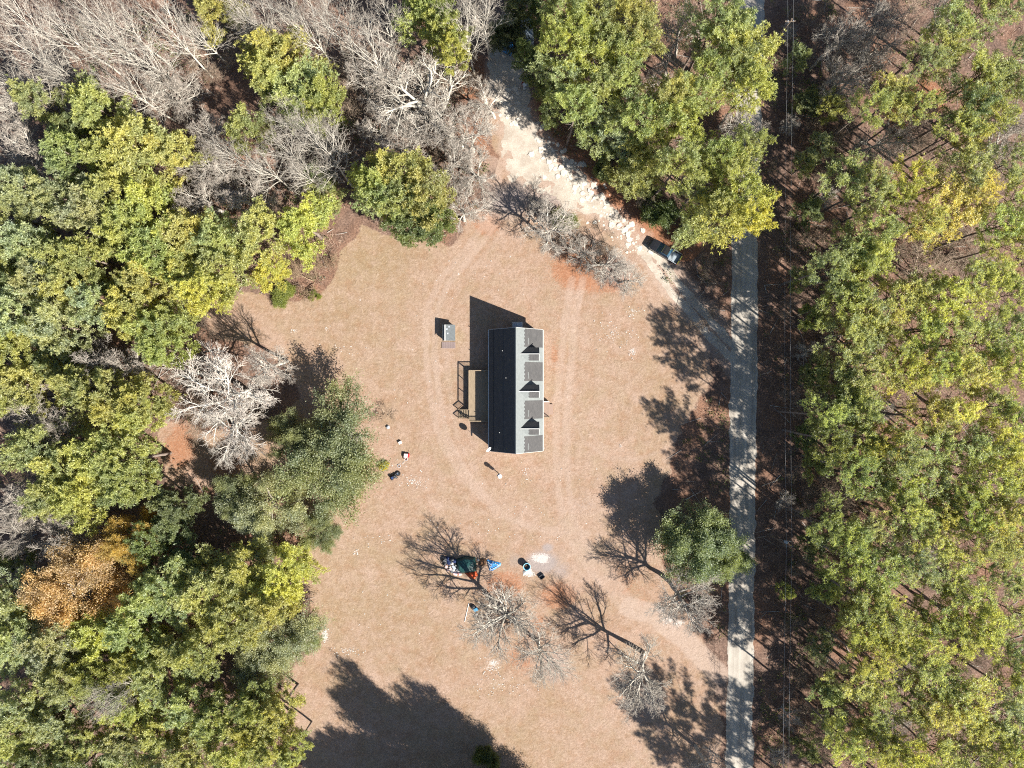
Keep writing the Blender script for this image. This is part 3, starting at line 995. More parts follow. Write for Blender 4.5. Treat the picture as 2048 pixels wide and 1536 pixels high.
pm = [MB().cham(-.14, .14, -.085, .085, 0, .05, .008).mesh('brick', M_PAVER) for _ in range(1)][0]
for j in range(6):
    for i in range(8):
        o = obj('brick', pm, pad, (-1.02 + i * .291, -.46 + j * .184, .068 + .008 * rb.random()))

# ------------------------------------------------------------------ pickup
M_BLACK = plain('black_car_paint', (0.012, 0.012, 0.016), .25, .6, var=.2)
M_WIN = plain('car_glass', (0.025, 0.07, 0.115), .08, .9, var=.1)
M_RUBBER = plain('rubber', (0.02, 0.02, 0.02), .85, .2)
M_BEDFLOOR = plain('ribbed_bed_liner', (0.26, 0.30, 0.33), .95, .05, var=.1)
M_CHROME = plain('chrome', (0.75, 0.75, 0.76), .15, .6, metal=1.0, var=.04)
M_RED = plain('red_plastic', (0.45, 0.02, 0.02), .4, .4, var=.15)
M_CREAM = plain('headlight_lens', (0.7, 0.7, 0.66), .1, .6, var=.05)
tx, ty, _ = P(1328.5, 505)
truck = empty('pickup_truck', (tx, ty, 0), math.atan2(0.52, -0.853), 'black pickup truck with pale bed floor parked on the white drive', 'pickup truck')
# profile along x (front = +x), upper body as cross sections
L2, W2 = 2.92, 0.99


def sect(x, w, z0, z1, c):
    return [(x, -w, z0), (x, -w, z1 - c), (x, -w + c, z1), (x, w - c, z1), (x, w, z1 - c), (x, w, z0)]


def loft(secs, caps=True):
    m = MB()
    n = len(secs[0])
    vs = [p for s in secs for p in s]
    fs = []
    for j in range(len(secs) - 1):
        for i in range(n):
            k_ = (i + 1) % n
            fs.append((j * n + i, j * n + k_, (j + 1) * n + k_, (j + 1) * n + i))
    if caps:
        fs += [tuple(range(n - 1, -1, -1)), tuple(range((len(secs) - 1) * n, len(secs) * n))]
    m.add(vs, fs)
    return m


loft([sect(2.9, .62, .5, .95, .06), sect(2.78, .86, .42, 1.06, .08), sect(2.3, .97, .38, 1.14, .1), sect(1.55, .99, .36, 1.2, .1), sect(1.35, .99, .36, 1.18, .08), sect(-.98, .99, .36, 1.14, .06)]).build('body', M_BLACK, truck, smooth=False)
cabp = [sect(1.5, .9, 1.12, 1.17, .03), sect(.62, .80, 1.12, 1.78, .1), sect(.2, .79, 1.12, 1.86, .1), sect(-.62, .78, 1.12, 1.83, .1), sect(-.96, .84, 1.12, 1.2, .05)]
loft(cabp).build('cab', M_WIN, truck)
loft([sect(.6, .74, 1.76, 1.815, .04), sect(.2, .76, 1.84, 1.885, .04), sect(-.5, .75, 1.82, 1.865, .04)]).build('roof', M_BLACK, truck)
MB().box(.585, .66, -.72, .72, 1.76, 1.80).build('roof_glint', M_CHROME, truck)  # bright strip modelled in place of the reflection along the front of the roof
for s_ in (-1, 1):
    m = MB()
    m.add([(1.45, s_ * .92, 1.16), (.6, s_ * .83, 1.74), (.6, s_ * .75, 1.80), (1.45, s_ * .85, 1.2)], [(0, 1, 2, 3)])
    m.build('pillar', M_BLACK, truck)
    MB().box(-2.72, -1.0, s_ * .99 - (.12 if s_ > 0 else 0), s_ * .99 + (0 if s_ > 0 else .12), .4, 1.16).build('bed_side', M_BLACK, truck)
    MB().box(-2.7, -1.02, s_ * .985 - .05, s_ * .985 + .02, 1.163, 1.185).build('bed_rail', M_BLUEGREY, truck)
    MB().cham(1.0, 1.25, s_ * 1.04 - .1 * (s_ < 0), s_ * 1.04 + .1 * (s_ > 0), 1.18, 1.36, .03).build('mirror', M_BLACK, truck)
    MB().box(2.72, 2.83, s_ * .72 - .13, s_ * .72 + .13, .84, .99).build('headlight', M_CREAM, truck)
    MB().box(-2.8, -2.725, s_ * .9 - .07, s_ * .9 + .07, .75, 1.08).build('taillight', M_RED, truck)
    for wx in (1.75, -1.75):
        w_ = MB().lathe([(.2, -.13), (.37, -.13), (.4, -.08), (.4, .08), (.37, .13), (.2, .13)], 20, M=Matrix.Translation((wx, s_ * .86, .4)) @ Matrix.Rotation(math.pi / 2, 4, 'X')).build('wheel', M_RUBBER, truck)
        MB().lathe([(0, -.1), (.2, -.12), (.22, 0), (.2, .12), (0, .1)], 16, M=Matrix.Translation((wx, s_ * .86, .4)) @ Matrix.Rotation(math.pi / 2, 4, 'X')).build('rim', M_CHROME, w_)
bedf = MB().box(-2.7, -1.0, -.86, .86, .5, .74).build('bed_floor', M_BEDFLOOR, truck)
for i in range(9):
    MB().box(-2.66, -1.05, -.8 + i * .19, -.74 + i * .19, .74, .757).build('rib', M_BEDFLOOR, bedf)
MB().box(-2.78, -2.7, -.86, .86, .5, 1.16).build('tailgate', M_BLACK, truck)
MB().cham(-3.02, -2.8, -.93, .93, .48, .68, .03).build('bumper', M_CHROME, truck)
MB().cham(2.78, 2.98, -.8, .8, .45, .66, .04).build('front_bumper', M_BLACK, truck)
MB().box(-2.97, -2.86, -.16, .16, .681, .70).build('bumper_pad', M_RUBBER, truck)

# ------------------------------------------------------------------ utility line
M_POLE = plain('utility_pole_wood', (0.20, 0.155, 0.12), .9, .1, var=.25, scale=3, stretch=(5, 5, .5))
M_WIRE = plain('aluminium_wire', (0.42, 0.42, 0.42), .5, .4, metal=.5, var=.05)


def utility_pole(px_, py_, label):
    h = 9.6
    gx_, gy_, _ = P(px_, py_, h)
    e = empty('utility_pole', (gx_, gy_, 0), 0, label, 'utility pole', 'utility poles beside the gravel road')
    MB().tube((0, 0, -.2), (0, 0, h), .17, .11, n=12).build('shaft', M_POLE, e)
    b = MB().box(-.85, .85, -.06, .06, h - .75, h - .62).build('crossarm', M_POLE, e)
    for x in (-.45, .45):
        MB().lathe([(.03, 0), (.06, .03), (.05, .12), (.06, .16), (0, .18)], 10, (x, 0, h - .62)).build('insulator', M_BLUEGREY, b)
    MB().lathe([(0, 0), (.22, .02), (.24, .1), (.24, .75), (.2, .82), (0, .85)], 14, (.0, .36, h - 2.2)).build('transformer', M_BLUEGREY, e)
    return Vector((gx_, gy_, h - .5))


PL = [utility_pole(1584, 38, 'wooden utility pole beside the road near the top edge of the view'),
      utility_pole(1581, 1094, 'wooden utility pole beside the road level with the dark cedar')]
ends = [PL[0] + Vector((.3, 62, 0)), PL[0], PL[1], PL[1] + Vector((-.4, -75, 0))]
for x, nm in ((-.9, 'overhead wire along the road, the one nearer the house'), (.9, 'overhead wire along the road, the one nearer the right woods')):
    m = MB()
    for a, b in zip(ends[:-1], ends[1:]):
        L = (b - a).length
        n = 20
        pts = []
        for i in range(n + 1):
            t_ = i / n
            p = a.lerp(b, t_) + Vector((x * .5, 0, 0))
            p.z -= 4 * (L * .011) * t_ * (1 - t_)
            pts.append(p)
        for p, q in zip(pts[:-1], pts[1:]):
            m.tube(p, q, .012, n=5, caps=False)
    tag(m.build('overhead_wire', M_WIRE), nm, 'wire', 'overhead wires along the road')


# ------------------------------------------------------------------ trees: prototypes
class Seg:
    def __init__(self):
        self.a, self.b, self.ra, self.rb = [], [], [], []

    def add(self, a, b, ra, rb):
        self.a.append(a)
        self.b.append(b)
        self.ra.append(ra)
        self.rb.append(rb)

    def poly(self, pts, r0, r1):
        n = len(pts) - 1
        for i in range(n):
            self.add(pts[i], pts[i + 1], r0 + (r1 - r0) * i / n, r0 + (r1 - r0) * (i + 1) / n)

    def arrays(self, n):
        """n-sided open tubes -> vertices, quads."""
        if not self.a:
            return np.zeros((0, 3)), np.zeros((0, 4), dtype=int)
        a, b = np.array(self.a, float), np.array(self.b, float)
        ra, rb_ = np.array(self.ra), np.array(self.rb)
        d = b - a
        d /= np.linalg.norm(d, axis=1, keepdims=True) + 1e-9
        ref = np.where(np.abs(d[:, 2:3]) < 0.9, np.array([[0, 0, 1.0]]), np.array([[1.0, 0, 0]]))
        u = np.cross(d, ref)
        u /= np.linalg.norm(u, axis=1, keepdims=True) + 1e-9
        w = np.cross(d, u)
        k = len(a)
        V = np.zeros((k, 2, n, 3))
        for i in range(n):
            t = 2 * math.pi * i / n
            o = u * math.cos(t) + w * math.sin(t)
            V[:, 0, i] = a + o * ra[:, None]
            V[:, 1, i] = b + o * rb_[:, None]
        base = (np.arange(k) * 2 * n)[:, None]
        i = np.arange(n)[None, :]
        j = (i + 1) % n
        F = np.stack([base + i, base + j, base + n + j, base + n + i], -1).reshape(-1, 4)
        return V.reshape(-1, 3), F


def join_arrays(parts):
    Vs, Fs, ids, off = [], [], [], 0
    for V, F, mi in parts:
        Vs.append(V)
        Fs.append(F + off)
        ids.append(np.full(len(F), mi))
        off += len(V)
    return np.concatenate(Vs), Fs, np.concatenate(ids)


def blades(cent, dirs, length, width, rg, up=0.35):
    """Kite-shaped leaves starting at cent along dirs; returns vertices, quads."""
    n = len(cent)
    d = dirs / (np.linalg.norm(dirs, axis=1, keepdims=True) + 1e-9)
    rnd = rg.normal(0, 1, (n, 3))
    s = np.cross(d, rnd)
    s /= np.linalg.norm(s, axis=1, keepdims=True) + 1e-9
    L = length * (0.75 + 0.5 * rg.random((n, 1)))
    W = width * (0.75 + 0.5 * rg.random((n, 1)))
    V = np.stack([cent, cent + d * L * .5 + s * W * .5, cent + d * L, cent + d * L * .5 - s * W * .5], 1)
    F = np.arange(4 * n).reshape(-1, 4)
    return V.reshape(-1, 3), F


def unit(v):
    return v / (np.linalg.norm(v) + 1e-9)


def make_pine(seed, h=22.0, Rr=3.9, cb=0.56, limbs=44, tuft_len=0.37, tuft_w=0.08, nb=9):
    rg = np.random.default_rng(seed)
    tr, st = Seg(), Seg()
    n = 9
    wob = np.cumsum(rg.normal(0, .06, (n + 1, 2)), 0)
    pts = [np.array([wob[i, 0], wob[i, 1], h * .97 * i / n - .2 * (i == 0)]) for i in range(n + 1)]
    tr.poly(pts, .25, .05)

    def trunk_at(z):
        t = np.clip(z / (h * .97), 0, 1) * n
        i = min(int(t), n - 1)
        return pts[i] * (1 - (t - i)) + pts[i + 1] * (t - i)
    for _ in range(7):                        # dead stubs under the crown
        z = h * rg.uniform(.3, cb)
        a = rg.random() * 6.28
        p = trunk_at(z)
        tr.poly([p, p + np.array([math.cos(a), math.sin(a), .1]) * rg.uniform(.6, 1.8)], .035, .012)
    lob = [(rg.integers(2, 5), rg.random() * 6.28, rg.uniform(.08, .22)) for _ in range(2)]
    tc, td = [], []
    az = rg.random() * 6.28
    for i in range(limbs):
        u = ((i + .5) / limbs) ** .85
        z = h * (cb + (0.985 - cb) * u)
        az += 2.4 + rg.normal(0, .35)
        prof = math.sqrt(max(0, 1 - u ** 2.2)) * (.62 + .38 * min(1, u / .22)) + .10
        am = 1 + sum(k3 * math.sin(k1 * az + k2) for k1, k2, k3 in lob)
        L = Rr * prof * am * rg.uniform(.72, 1.12)
        el = math.radians(2 + 50 * u + rg.normal(0, 6))
        d = np.array([math.cos(az) * math.cos(el), math.sin(az) * math.cos(el), math.sin(el)])
        p = trunk_at(z)
        pl = [p]
        k = 4
        for j in range(k):
            d = unit(d + np.array([0, 0, .10]) + rg.normal(0, .09, 3))
            pl.append(pl[-1] + d * L / k)
        st.poly(pl, .06 - .03 * u, .015)
        ns = int(3 + L * 2.5)
        for s in range(ns + 1):
            f = .45 + .55 * (s + rg.random() * .6) / ns
            f = min(f, 1.0)
            q = f * k
            j = min(int(q), k - 1)
            b = pl[j] * (1 - (q - j)) + pl[j + 1] * (q - j)
            dd = unit(pl[j + 1] - pl[j])
            side = unit(np.cross(dd, [0, 0, 1.0])) * (1 if s % 2 else -1)
            sd = unit(dd * .75 + side * rg.uniform(.4, 1.0) + np.array([0, 0, rg.uniform(-.15, .75)])) if s < ns else dd
            sl = (.24 * L * (1.15 - f) + .40) * rg.uniform(.7, 1.2)
            e = b + sd * sl
            st.add(b, e, .018, .008)
            for g in (.5, 1.0):
                tc.append(b + (e - b) * g + rg.normal(0, .06, 3))
                td.append(sd)
            if rg.random() < .6:
                tc.append(e + rg.normal(0, .30, 3))
                td.append(sd)
    tc.append(pts[-1])
    td.append(np.array([0, 0, 1.0]))
    tc, td = np.array(tc), np.array(td)
    cent = np.repeat(tc, nb, 0)
    dirs = np.repeat(td, nb, 0) * .45 + rg.normal(0, .72, (len(cent), 3)) + np.array([0, 0, .28])
    LV, LF = blades(cent, dirs, tuft_len, tuft_w, rg)
    clump = vnoise(tc[:, 0] + 50, tc[:, 1] + tc[:, 2] * .7 + 50, 1.6, seed, 2)
    tint_t = np.clip(.5 + 1.5 * (clump - .5) + rg.normal(0, .16, len(tc)), 0, 1)
    tint = np.repeat(np.repeat(tint_t, nb), 4)
    SV, SF = st.arrays(4)
    V, F, ids = join_arrays([(LV, LF, 0), (SV, SF, 1)])
    tint = np.concatenate([tint, np.zeros(len(SV))])
    crown = mesh_np('pine_crown', V, F, [M_LEAF, M_PINEBARK], ids, {'tint': ('FLOAT', tint)})
    TV, TF = tr.arrays(8)
    trunk = mesh_np('pine_trunk', TV, [TF], [M_PINEBARK], smooth=True)
    return trunk, crown


def grow(rg, seg_t, seg_b, twig, p, d, L, r, lvl, maxl, up, spread, kids, wob, gather=None):
    k = 5 if lvl == 0 else (4 if lvl < 3 else 2)
    pts = [p]
    for i in range(k):
        d = unit(d + rg.normal(0, wob, 3) + np.array([0, 0, up]))
        pts.append(pts[-1] + d * L / k)
    r1 = r * (.45 if lvl else .4)
    tgt = seg_t if lvl <= 1 else (seg_b if lvl < maxl else twig)
    tgt.poly(pts, r, r1)
    if gather is not None and lvl >= maxl - 1:
        for q in pts[1:]:
            gather.append((q, d))
    if lvl >= maxl:
        return
    nk = kids[lvl]
    st_ = .45 if lvl == 0 else .25
    ph = rg.random() * 6.28
    for c in range(nk):
        f = st_ + (1 - st_) * (c + .3 + .6 * rg.random()) / nk
        f = min(f, .99)
        q = f * k
        j = min(int(q), k - 1)
        b = pts[j] * (1 - (q - j)) + pts[j + 1] * (q - j)
        dd = unit(pts[j + 1] - pts[j])
        o1 = unit(np.cross(dd, [0.31, 0.2, .93]))
        o2 = np.cross(dd, o1)
        ph += 2.4 + rg.normal(0, .4)
        an = math.radians(spread[lvl] + rg.normal(0, 9)) * (1.15 - .45 * f)
        nd = unit(dd * math.cos(an) + (o1 * math.cos(ph) + o2 * math.sin(ph)) * math.sin(an))
        rr = (r + (r1 - r) * f) * .62
        grow(rg, seg_t, seg_b, twig, b, nd, L * LR[lvl] * rg.uniform(.7, 1.15) * (1.2 - .5 * f), rr, lvl + 1, maxl, up, spread, kids, wob, gather)


LR = [.62, .58, .55, .62, .6]


OFFS = {}


def make_bare(seed, h, form):
    rg = np.random.default_rng(seed)
    t, b, tw = Seg(), Seg(), Seg()
    if form == 'spreading':      # short bole, wide round head
        grow(rg, t, b, tw, np.array([0, 0, -.2]), np.array([0, 0, 1.0]), h * .62, .30, 0, 4, .03, [58, 46, 44, 42], [11, 7, 7, 6], .13)
    elif form == 'oak':          # heavy crooked limbs
        grow(rg, t, b, tw, np.array([0, 0, -.2]), np.array([0, 0, 1.0]), h * .58, .46, 0, 4, .015, [66, 52, 46, 44], [12, 7, 6, 6], .2)
    elif form == 'tall':         # long clean pale stem, narrow head
        grow(rg, t, b, tw, np.array([0, 0, -.2]), np.array([0, 0, 1.0]), h * .88, .30, 0, 4, .05, [40, 40, 42, 40], [12, 5, 5, 4], .06)
    else:                        # brushy, many stems
        for s in range(4):
            a = rg.random() * 6.28
            grow(rg, t, b, tw, np.array([.2 * math.cos(a), .2 * math.sin(a), -.1]), unit(np.array([math.cos(a) * .5, math.sin(a) * .5, 1.0])), h * .75, .07, 0, 3, .03, [40, 40, 40], [9, 7, 6], .12)
    TV, TF = t.arrays(7)
    trunk = mesh_np('bare_trunk', TV, [TF], [M_GREYBARK], smooth=True)
    BV, BF = b.arrays(4)
    for s_ in (tw,):
        s_.ra = list(np.maximum(np.array(s_.ra), .016))
        s_.rb = list(np.maximum(np.array(s_.rb), .009))
    WV, WF = tw.arrays(3)
    V, F, ids = join_arrays([(BV, BF, 0), (WV, WF, 1)])
    crown = mesh_np('bare_crown', V, F, [M_GREYBARK, M_TWIG], ids)
    cxy = np.median(V[:, :2], axis=0)
    rad = np.percentile(np.linalg.norm(V[:, :2] - cxy, axis=1), 92)
    OFFS[crown.name] = cxy
    return trunk, crown, rad, V[:, 2].max(), np.percentile(V[:, 2], 55)


def make_leafy(seed, h, Rr, nleaf=26, size=.085, form='oak'):
    """Evergreen broadleaf or cedar: grown branches with small leaf clusters at the ends."""
    rg = np.random.default_rng(seed)
    t, b, tw = Seg(), Seg(), Seg()
    gat = []
    if form == 'oak':
        grow(rg, t, b, tw, np.array([0, 0, -.2]), np.array([0, 0, 1.0]), h * .6, .34, 0, 3, .03, [62, 50, 48], [13, 9, 7], .15, gat)
    elif form == 'cedar':
        grow(rg, t, b, tw, np.array([0, 0, -.2]), np.array([0, 0, 1.0]), h * .95, .24, 0, 3, .03, [64, 46, 44], [26, 7, 5], .05, gat)
    else:
        for s in range(5):
            a = rg.random() * 6.28
            grow(rg, t, b, tw, np.array([.15 * math.cos(a), .15 * math.sin(a), -.1]), unit(np.array([math.cos(a) * .6, math.sin(a) * .6, 1.0])), h * .7, .05, 0, 2, .03, [45, 45], [8, 6], .14, gat)
    c = np.array([g[0] for g in gat])
    d = np.array([g[1] for g in gat])
    nb = nleaf
    cent = np.repeat(c, nb, 0) + rg.normal(0, .17, (len(c) * nb, 3))
    dirs = np.repeat(d, nb, 0) * .4 + rg.normal(0, .7, (len(cent), 3)) + np.array([0, 0, .3])
    LV, LF = blades(cent, dirs, size * 1.5, size, rg)
    cn = vnoise(c[:, 0] + 50, c[:, 1] + c[:, 2] * .5 + 50, 1.5, seed, 2)
    tt = np.clip(.5 + 1.4 * (cn - .5) + rg.normal(0, .2, len(c)), 0, 1)
    tint = np.repeat(np.repeat(tt, nb), 4)
    BV, BF = b.arrays(4)
    WV, WF = tw.arrays(3)
    V, F, ids = join_arrays([(LV, LF, 0), (BV, BF, 1), (WV, WF, 1)])
    tint = np.concatenate([tint, np.zeros(len(BV) + len(WV))])
    crown = mesh_np('leafy_crown', V, F, [M_LEAF, M_GREYBARK], ids, {'tint': ('FLOAT', tint)})
    TV, TF = t.arrays(7)
    trunk = mesh_np('leafy_trunk', TV, [TF], [M_GREYBARK], smooth=True)
    cxy = np.median(V[:, :2], axis=0)
    rad = np.percentile(np.linalg.norm(V[:, :2] - cxy, axis=1), 92)
    OFFS[crown.name] = cxy
    return trunk, crown, rad, V[:, 2].max(), np.percentile(V[:, 2], 60)


PINES = []
for i in range(8):
    PINES.append(make_pine(100 + i, cb=[.68, .64, .72, .66, .70, .63, .74, .67][i], limbs=[31, 34, 27, 32, 29, 35, 25, 31][i], Rr=[3.9, 3.7, 4.0, 3.9, 4.1, 3.8, 3.9, 4.0][i]))
LOWPINES = [make_pine(120 + i, h=14.0, cb=[.34, .40, .30, .44, .36, .42][i], limbs=[46, 42, 50, 40, 46, 42][i], tuft_w=.095, nb=12) for i in range(6)]
BARES = {'spreading': [make_bare(200 + i, 12, 'spreading') for i in range(3)], 'oak': [make_bare(230 + i, 13, 'oak') for i in range(2)],
         'tall': [make_bare(260 + i, 19, 'tall') for i in range(4)], 'brush': [make_bare(290 + i, 5, 'brush') for i in range(3)]}
LEAFY = {'oak': [make_leafy(300 + i, 12, 5) for i in range(3)], 'cedar': [make_leafy(320 + i, 10, 4) for i in range(2)],
         'bush': [make_leafy(340 + i, 3, 1.5, form='bush') for i in range(2)]}

# ------------------------------------------------------------------ trees: where they stand
PCOL = {'y': ((0.350, 0.345, 0.125), 'yellow-green'), 'm': ((0.300, 0.322, 0.135), 'fresh green'), 'g': ((0.300, 0.318, 0.180), 'grey-green'),
        'd': ((0.165, 0.190, 0.085), 'dark green'), 'Y': ((0.48, 0.435, 0.165), 'pale yellow'), 'l': ((0.41, 0.405, 0.11), 'lime yellow'), 'r': ((0.46, 0.31, 0.165), 'orange-brown')}
# x, y, radius of each crown in the photograph
PN_LEFT = """440 32 40 y;560 112 62 y;600 185 68 m;540 150 50 y;645 205 46 y;85 205 38 m;205 222 58 m;160 258 42 d;290 290 70 y;235 320 55 y;345 305 45 y;155 320 52 m;
500 262 44 m;42 380 52 g;28 440 45 g;130 400 58 g;195 430 55 g;240 385 50 y;300 425 62 y;258 462 48 m;380 470 58 y;440 485 48 m;530 465 52 y;612 452 55 l;648 392 38 m;632 352 28 d;
72 500 56 g;20 512 44 m;130 522 50 m;200 520 54 m;310 510 58 m;372 540 58 y;302 560 48 y;450 540 54 y;402 582 52 l;542 545 36 l;30 572 50 d;92 560 50 g;152 570 50 y;205 602 48 g;
58 640 58 g;130 652 56 g;18 665 42 y;270 622 50 y;322 662 52 m;352 640 34 m;330 700 40 m;30 722 58 y;72 772 58 y;18 796 42 y;112 722 44 d;178 775 56 y;242 802 52 y;302 792 50 y;282 835 38 y;
90 890 58 m;145 932 58 m;212 902 60 y;272 922 54 y;180 982 58 y;112 992 48 m;262 975 50 m;350 1010 42 d;30 1190 50 g;62 1252 58 g;28 1300 48 g;122 1282 56 g;202 1262 58 y;272 1240 54 m;
332 1172 58 m;402 1182 66 m;482 1150 66 y;560 1162 56 l;592 1130 38 y;540 1212 52 y;462 1232 56 y;350 1290 50 m;412 1292 48 m;282 1312 48 y;205 1342 56 y;322 1342 46 g;140 1345 48 g;
60 1400 50 g;40 1465 50 m;120 1432 50 g;92 1502 50 d;165 1475 42 m;262 1402 46 m;262 1465 44 g;322 1452 48 m;382 1402 48 g;440 1432 50 m;502 1445 48 y;545 1485 46 y;470 1502 48 m;400 1502 48 m;
332 1520 50 g;250 1522 48 g;170 1530 50 d;30 1530 45 g;20 1120 30 d;300 1085 40 d;340 1060 40 d;380 1130 44 d;560 1420 40 y;590 1500 30 m;510 1400 40 m"""
PN_MID = """850 42 48 m;890 72 46 y;866 12 40 m;908 108 32 y;800 352 58 y;852 402 58 y;768 398 48 m;828 446 52 d;872 452 42 d;742 372 38 m;800 410 50 m"""
PN_TOPR = """1135 30 48 m;1150 60 44 l;1110 90 40 l;1192 30 48 m;1262 38 56 y;1282 78 48 y;1212 88 54 m;1252 118 48 m;1172 130 52 l;1122 162 42 g;1202 172 50 y;1152 212 46 m;1248 178 50 m;
1462 60 54 m;1502 108 56 y;1472 142 58 m;1412 150 44 m;1502 172 52 y;1440 30 50 m;1400 75 46 g;1392 190 40 m;1342 192 46 y;1362 240 58 y;1330 222 50 y;1282 240 56 m;1232 262 48 g;1302 290 56 y;1250 310 46 d;
1290 335 46 m;1392 322 48 m;1352 332 52 y;1440 310 44 m;1492 292 42 y;1274 360 42 y;1482 385 62 l;1442 432 58 y;1502 432 46 l;1462 342 44 m;1400 380 50 m;1390 455 42 m;1040 20 36 d;1085 15 36 d;1050 118 24 d;1078 128 34 d;1100 205 34 d;1190 250 40 m"""
PN_RIGHT = """1960 28 58 m;1900 60 46 g;1885 100 52 m;1845 130 40 g;1990 172 54 m;1955 150 56 y;1940 215 52 d;1975 238 44 y;1785 198 48 y;1740 215 38 y;1835 215 36 m;1912 262 40 m;1945 275 36 y;1690 358 48 m;1738 376 48 m;
1822 356 44 y;1790 392 40 y;1930 345 56 m;1902 428 58 Y;1950 398 40 Y;1850 442 42 Y;1750 460 48 y;1710 502 44 m;2012 330 44 g;2030 402 48 m;2002 452 48 m;2032 485 40 y;2030 182 38 g;2025 22 36 g;2035 110 34 g;
1655 535 46 g;1702 542 52 m;1742 522 48 y;1692 602 52 m;1728 625 48 m;1790 602 52 y;1842 582 40 m;1882 595 58 y;1940 562 48 y;1992 550 44 m;2022 592 40 m;1742 662 52 y;1700 682 52 g;1842 662 48 m;1902 652 48 m;1962 682 52 m;
2022 662 48 m;1720 742 52 g;1790 722 48 y;1690 772 48 d;1822 745 48 y;1872 732 48 m;1922 742 48 y;1982 742 44 y;2032 732 40 m;1682 812 46 d;1728 818 44 m;1645 832 38 m;1860 832 48 y;1912 822 38 Y;1982 812 52 y;2032 842 44 m;
1655 875 42 d;1722 882 52 m;1765 878 42 y;1802 902 48 g;1862 892 48 m;1940 892 52 m;2002 892 48 y;1702 935 46 m;1745 962 48 m;1802 962 48 m;1852 962 52 g;1912 972 52 m;1972 962 52 m;2032 952 48 y;1885 1020 44 y;1990 1025 52 y;
1935 1032 46 m;1805 1015 44 m;2036 1025 40 m;1645 1045 40 d;1692 1072 46 m;1832 1042 54 m;1735 1060 40 g;1862 1082 50 m;1960 1085 52 m;2032 1092 40 g;1702 1122 46 m;1752 1142 56 m;1892 1152 52 m;1830 1130 40 g;1930 1202 56 y;
1962 1255 50 y;1722 1202 50 m;1762 1232 56 y;1712 1255 42 m;1822 1262 50 y;1872 1242 46 m;1782 1282 48 y;1912 1275 42 y;2002 1152 46 g;2032 1222 42 g;2022 1292 42 g;1732 1322 42 y;1712 1362 46 m;1755 1375 38 y;1842 1322 46 m;
1882 1362 56 m;1922 1395 56 y;1870 1422 52 y;1820 1402 46 m;1932 1442 46 y;1742 1432 46 m;1982 1462 46 m;2032 1385 42 g;2002 1422 46 g;1692 1482 42 m;1762 1492 46 y;1812 1512 42 y;1872 1502 46 m;1932 1512 46 m;1992 1512 46 m;2036 1482 38 m;2042 1340 36 m"""
# bare trees: x y radius form tint
BARE = """36 30 58 tall;62 100 60 tall;25 170 54 tall;120 55 50 tall;110 140 50 tall;185 25 48 tall;205 85 52 tall;255 45 50 tall;290 120 46 tall;330 40 48 tall;385 70 48 tall;
235 165 44 tall;335 165 40 spreading;355 205 58 spreading;410 135 38 brush;480 20 40 tall;520 45 50 tall;570 20 46 tall;610 55 42 tall;640 20 44 tall;475 85 40 brush;
20 220 50 spreading;50 285 55 spreading;30 330 40 brush;420 260 50 spreading;405 330 58 spreading;390 400 52 spreading;440 360 50 spreading;480 400 48 spreading;520 340 50 tall;575 300 52 tall;570 240 44 tall;600 350 46 tall;
655 290 54 tall;622 262 44 tall;460 310 44 tall;540 400 40 brush;690 40 50 tall;740 92 54 tall;780 40 48 tall;730 145 50 spreading;790 150 54 spreading;700 200 46 brush;815 205 92 oak;860 245 60 spreading;905 175 48 brush;
960 210 46 spreading;950 265 52 spreading;760 260 48 spreading;800 290 54 spreading;920 320 52 spreading;940 360 56 spreading;930 420 44 spreading;880 300 40 brush;930 40 48 tall;960 20 44 tall;930 140 34 brush;700 120 40 brush;
210 735 66 spreading;260 740 46 spreading;520 740 46 spreading;400 830 40 brush;70 850 56 spreading;130 860 50 spreading;60 905 46 brush;170 850 34 brush;25 1015 46 spreading;30 1060 44 spreading;110 1075 48 spreading;
200 1040 36 brush;60 1110 40 brush;150 1110 30 brush;200 1390 38 tall;230 1410 34 tall;
1345 60 48 spreading;1330 130 44 spreading;1300 182 38 spreading;1480 248 46 spreading;1290 402 30 brush;1300 20 30 brush;
1690 75 44 spreading;1735 55 48 spreading;1770 45 44 spreading;1725 115 48 spreading;1695 160 40 spreading;1755 105 40 spreading;1678 268 28 brush;1790 285 50 spreading;1645 235 38 brush;1820 30 40 brush;2005 292 52 spreading;1655 345 30 brush;
1850 535 48 brush;1935 505 48 brush;1960 480 40 brush;1655 612 30 brush;1672 985 40 brush;1632 970 32 brush;1690 1010 34 brush;1622 1432 34 brush;1790 1450 40 spreading;1950 1335 32 brush;1735 1470 30 brush;1800 1100 34 brush;1640 460 30 brush;1790 500 36 brush;2030 250 40 spreading;1645 700 28 brush;1900 20 36 spreading;1850 265 40 brush"""
R2 = np.random.default_rng(99)
TREES = []          # (object, image x, image y, species, colour word, block)


def stand_tree(name, trunk_me, crown_me, x, y, h, s_xy, s_z, col, bark=(1, 1, 1), rz=None):
    e = bpy.data.objects.new(name, None)
    e.location = (x, y, 0)
    rz = R2.random() * 6.28 if rz is None else rz
    if crown_me.name in OFFS:
        ox, oy = OFFS[crown_me.name] * s_xy
        e.location = (x - ox * math.cos(rz) + oy * math.sin(rz), y - ox * math.sin(rz) - oy * math.cos(rz), 0)
    e.rotation_euler = (0, 0, rz)
    e.scale = (s_xy, s_xy, s_z)
    e.empty_display_size = .5
    C.objects.link(e)
    t = bpy.data.objects.new('trunk', trunk_me)
    t.color = (*bark, 1)
    C.objects.link(t)
    t.parent = e
    c = bpy.data.objects.new('crown', crown_me)
    c.color = (*col, 1)
    C.objects.link(c)
    c.parent = e
    return e


pine_i = 0


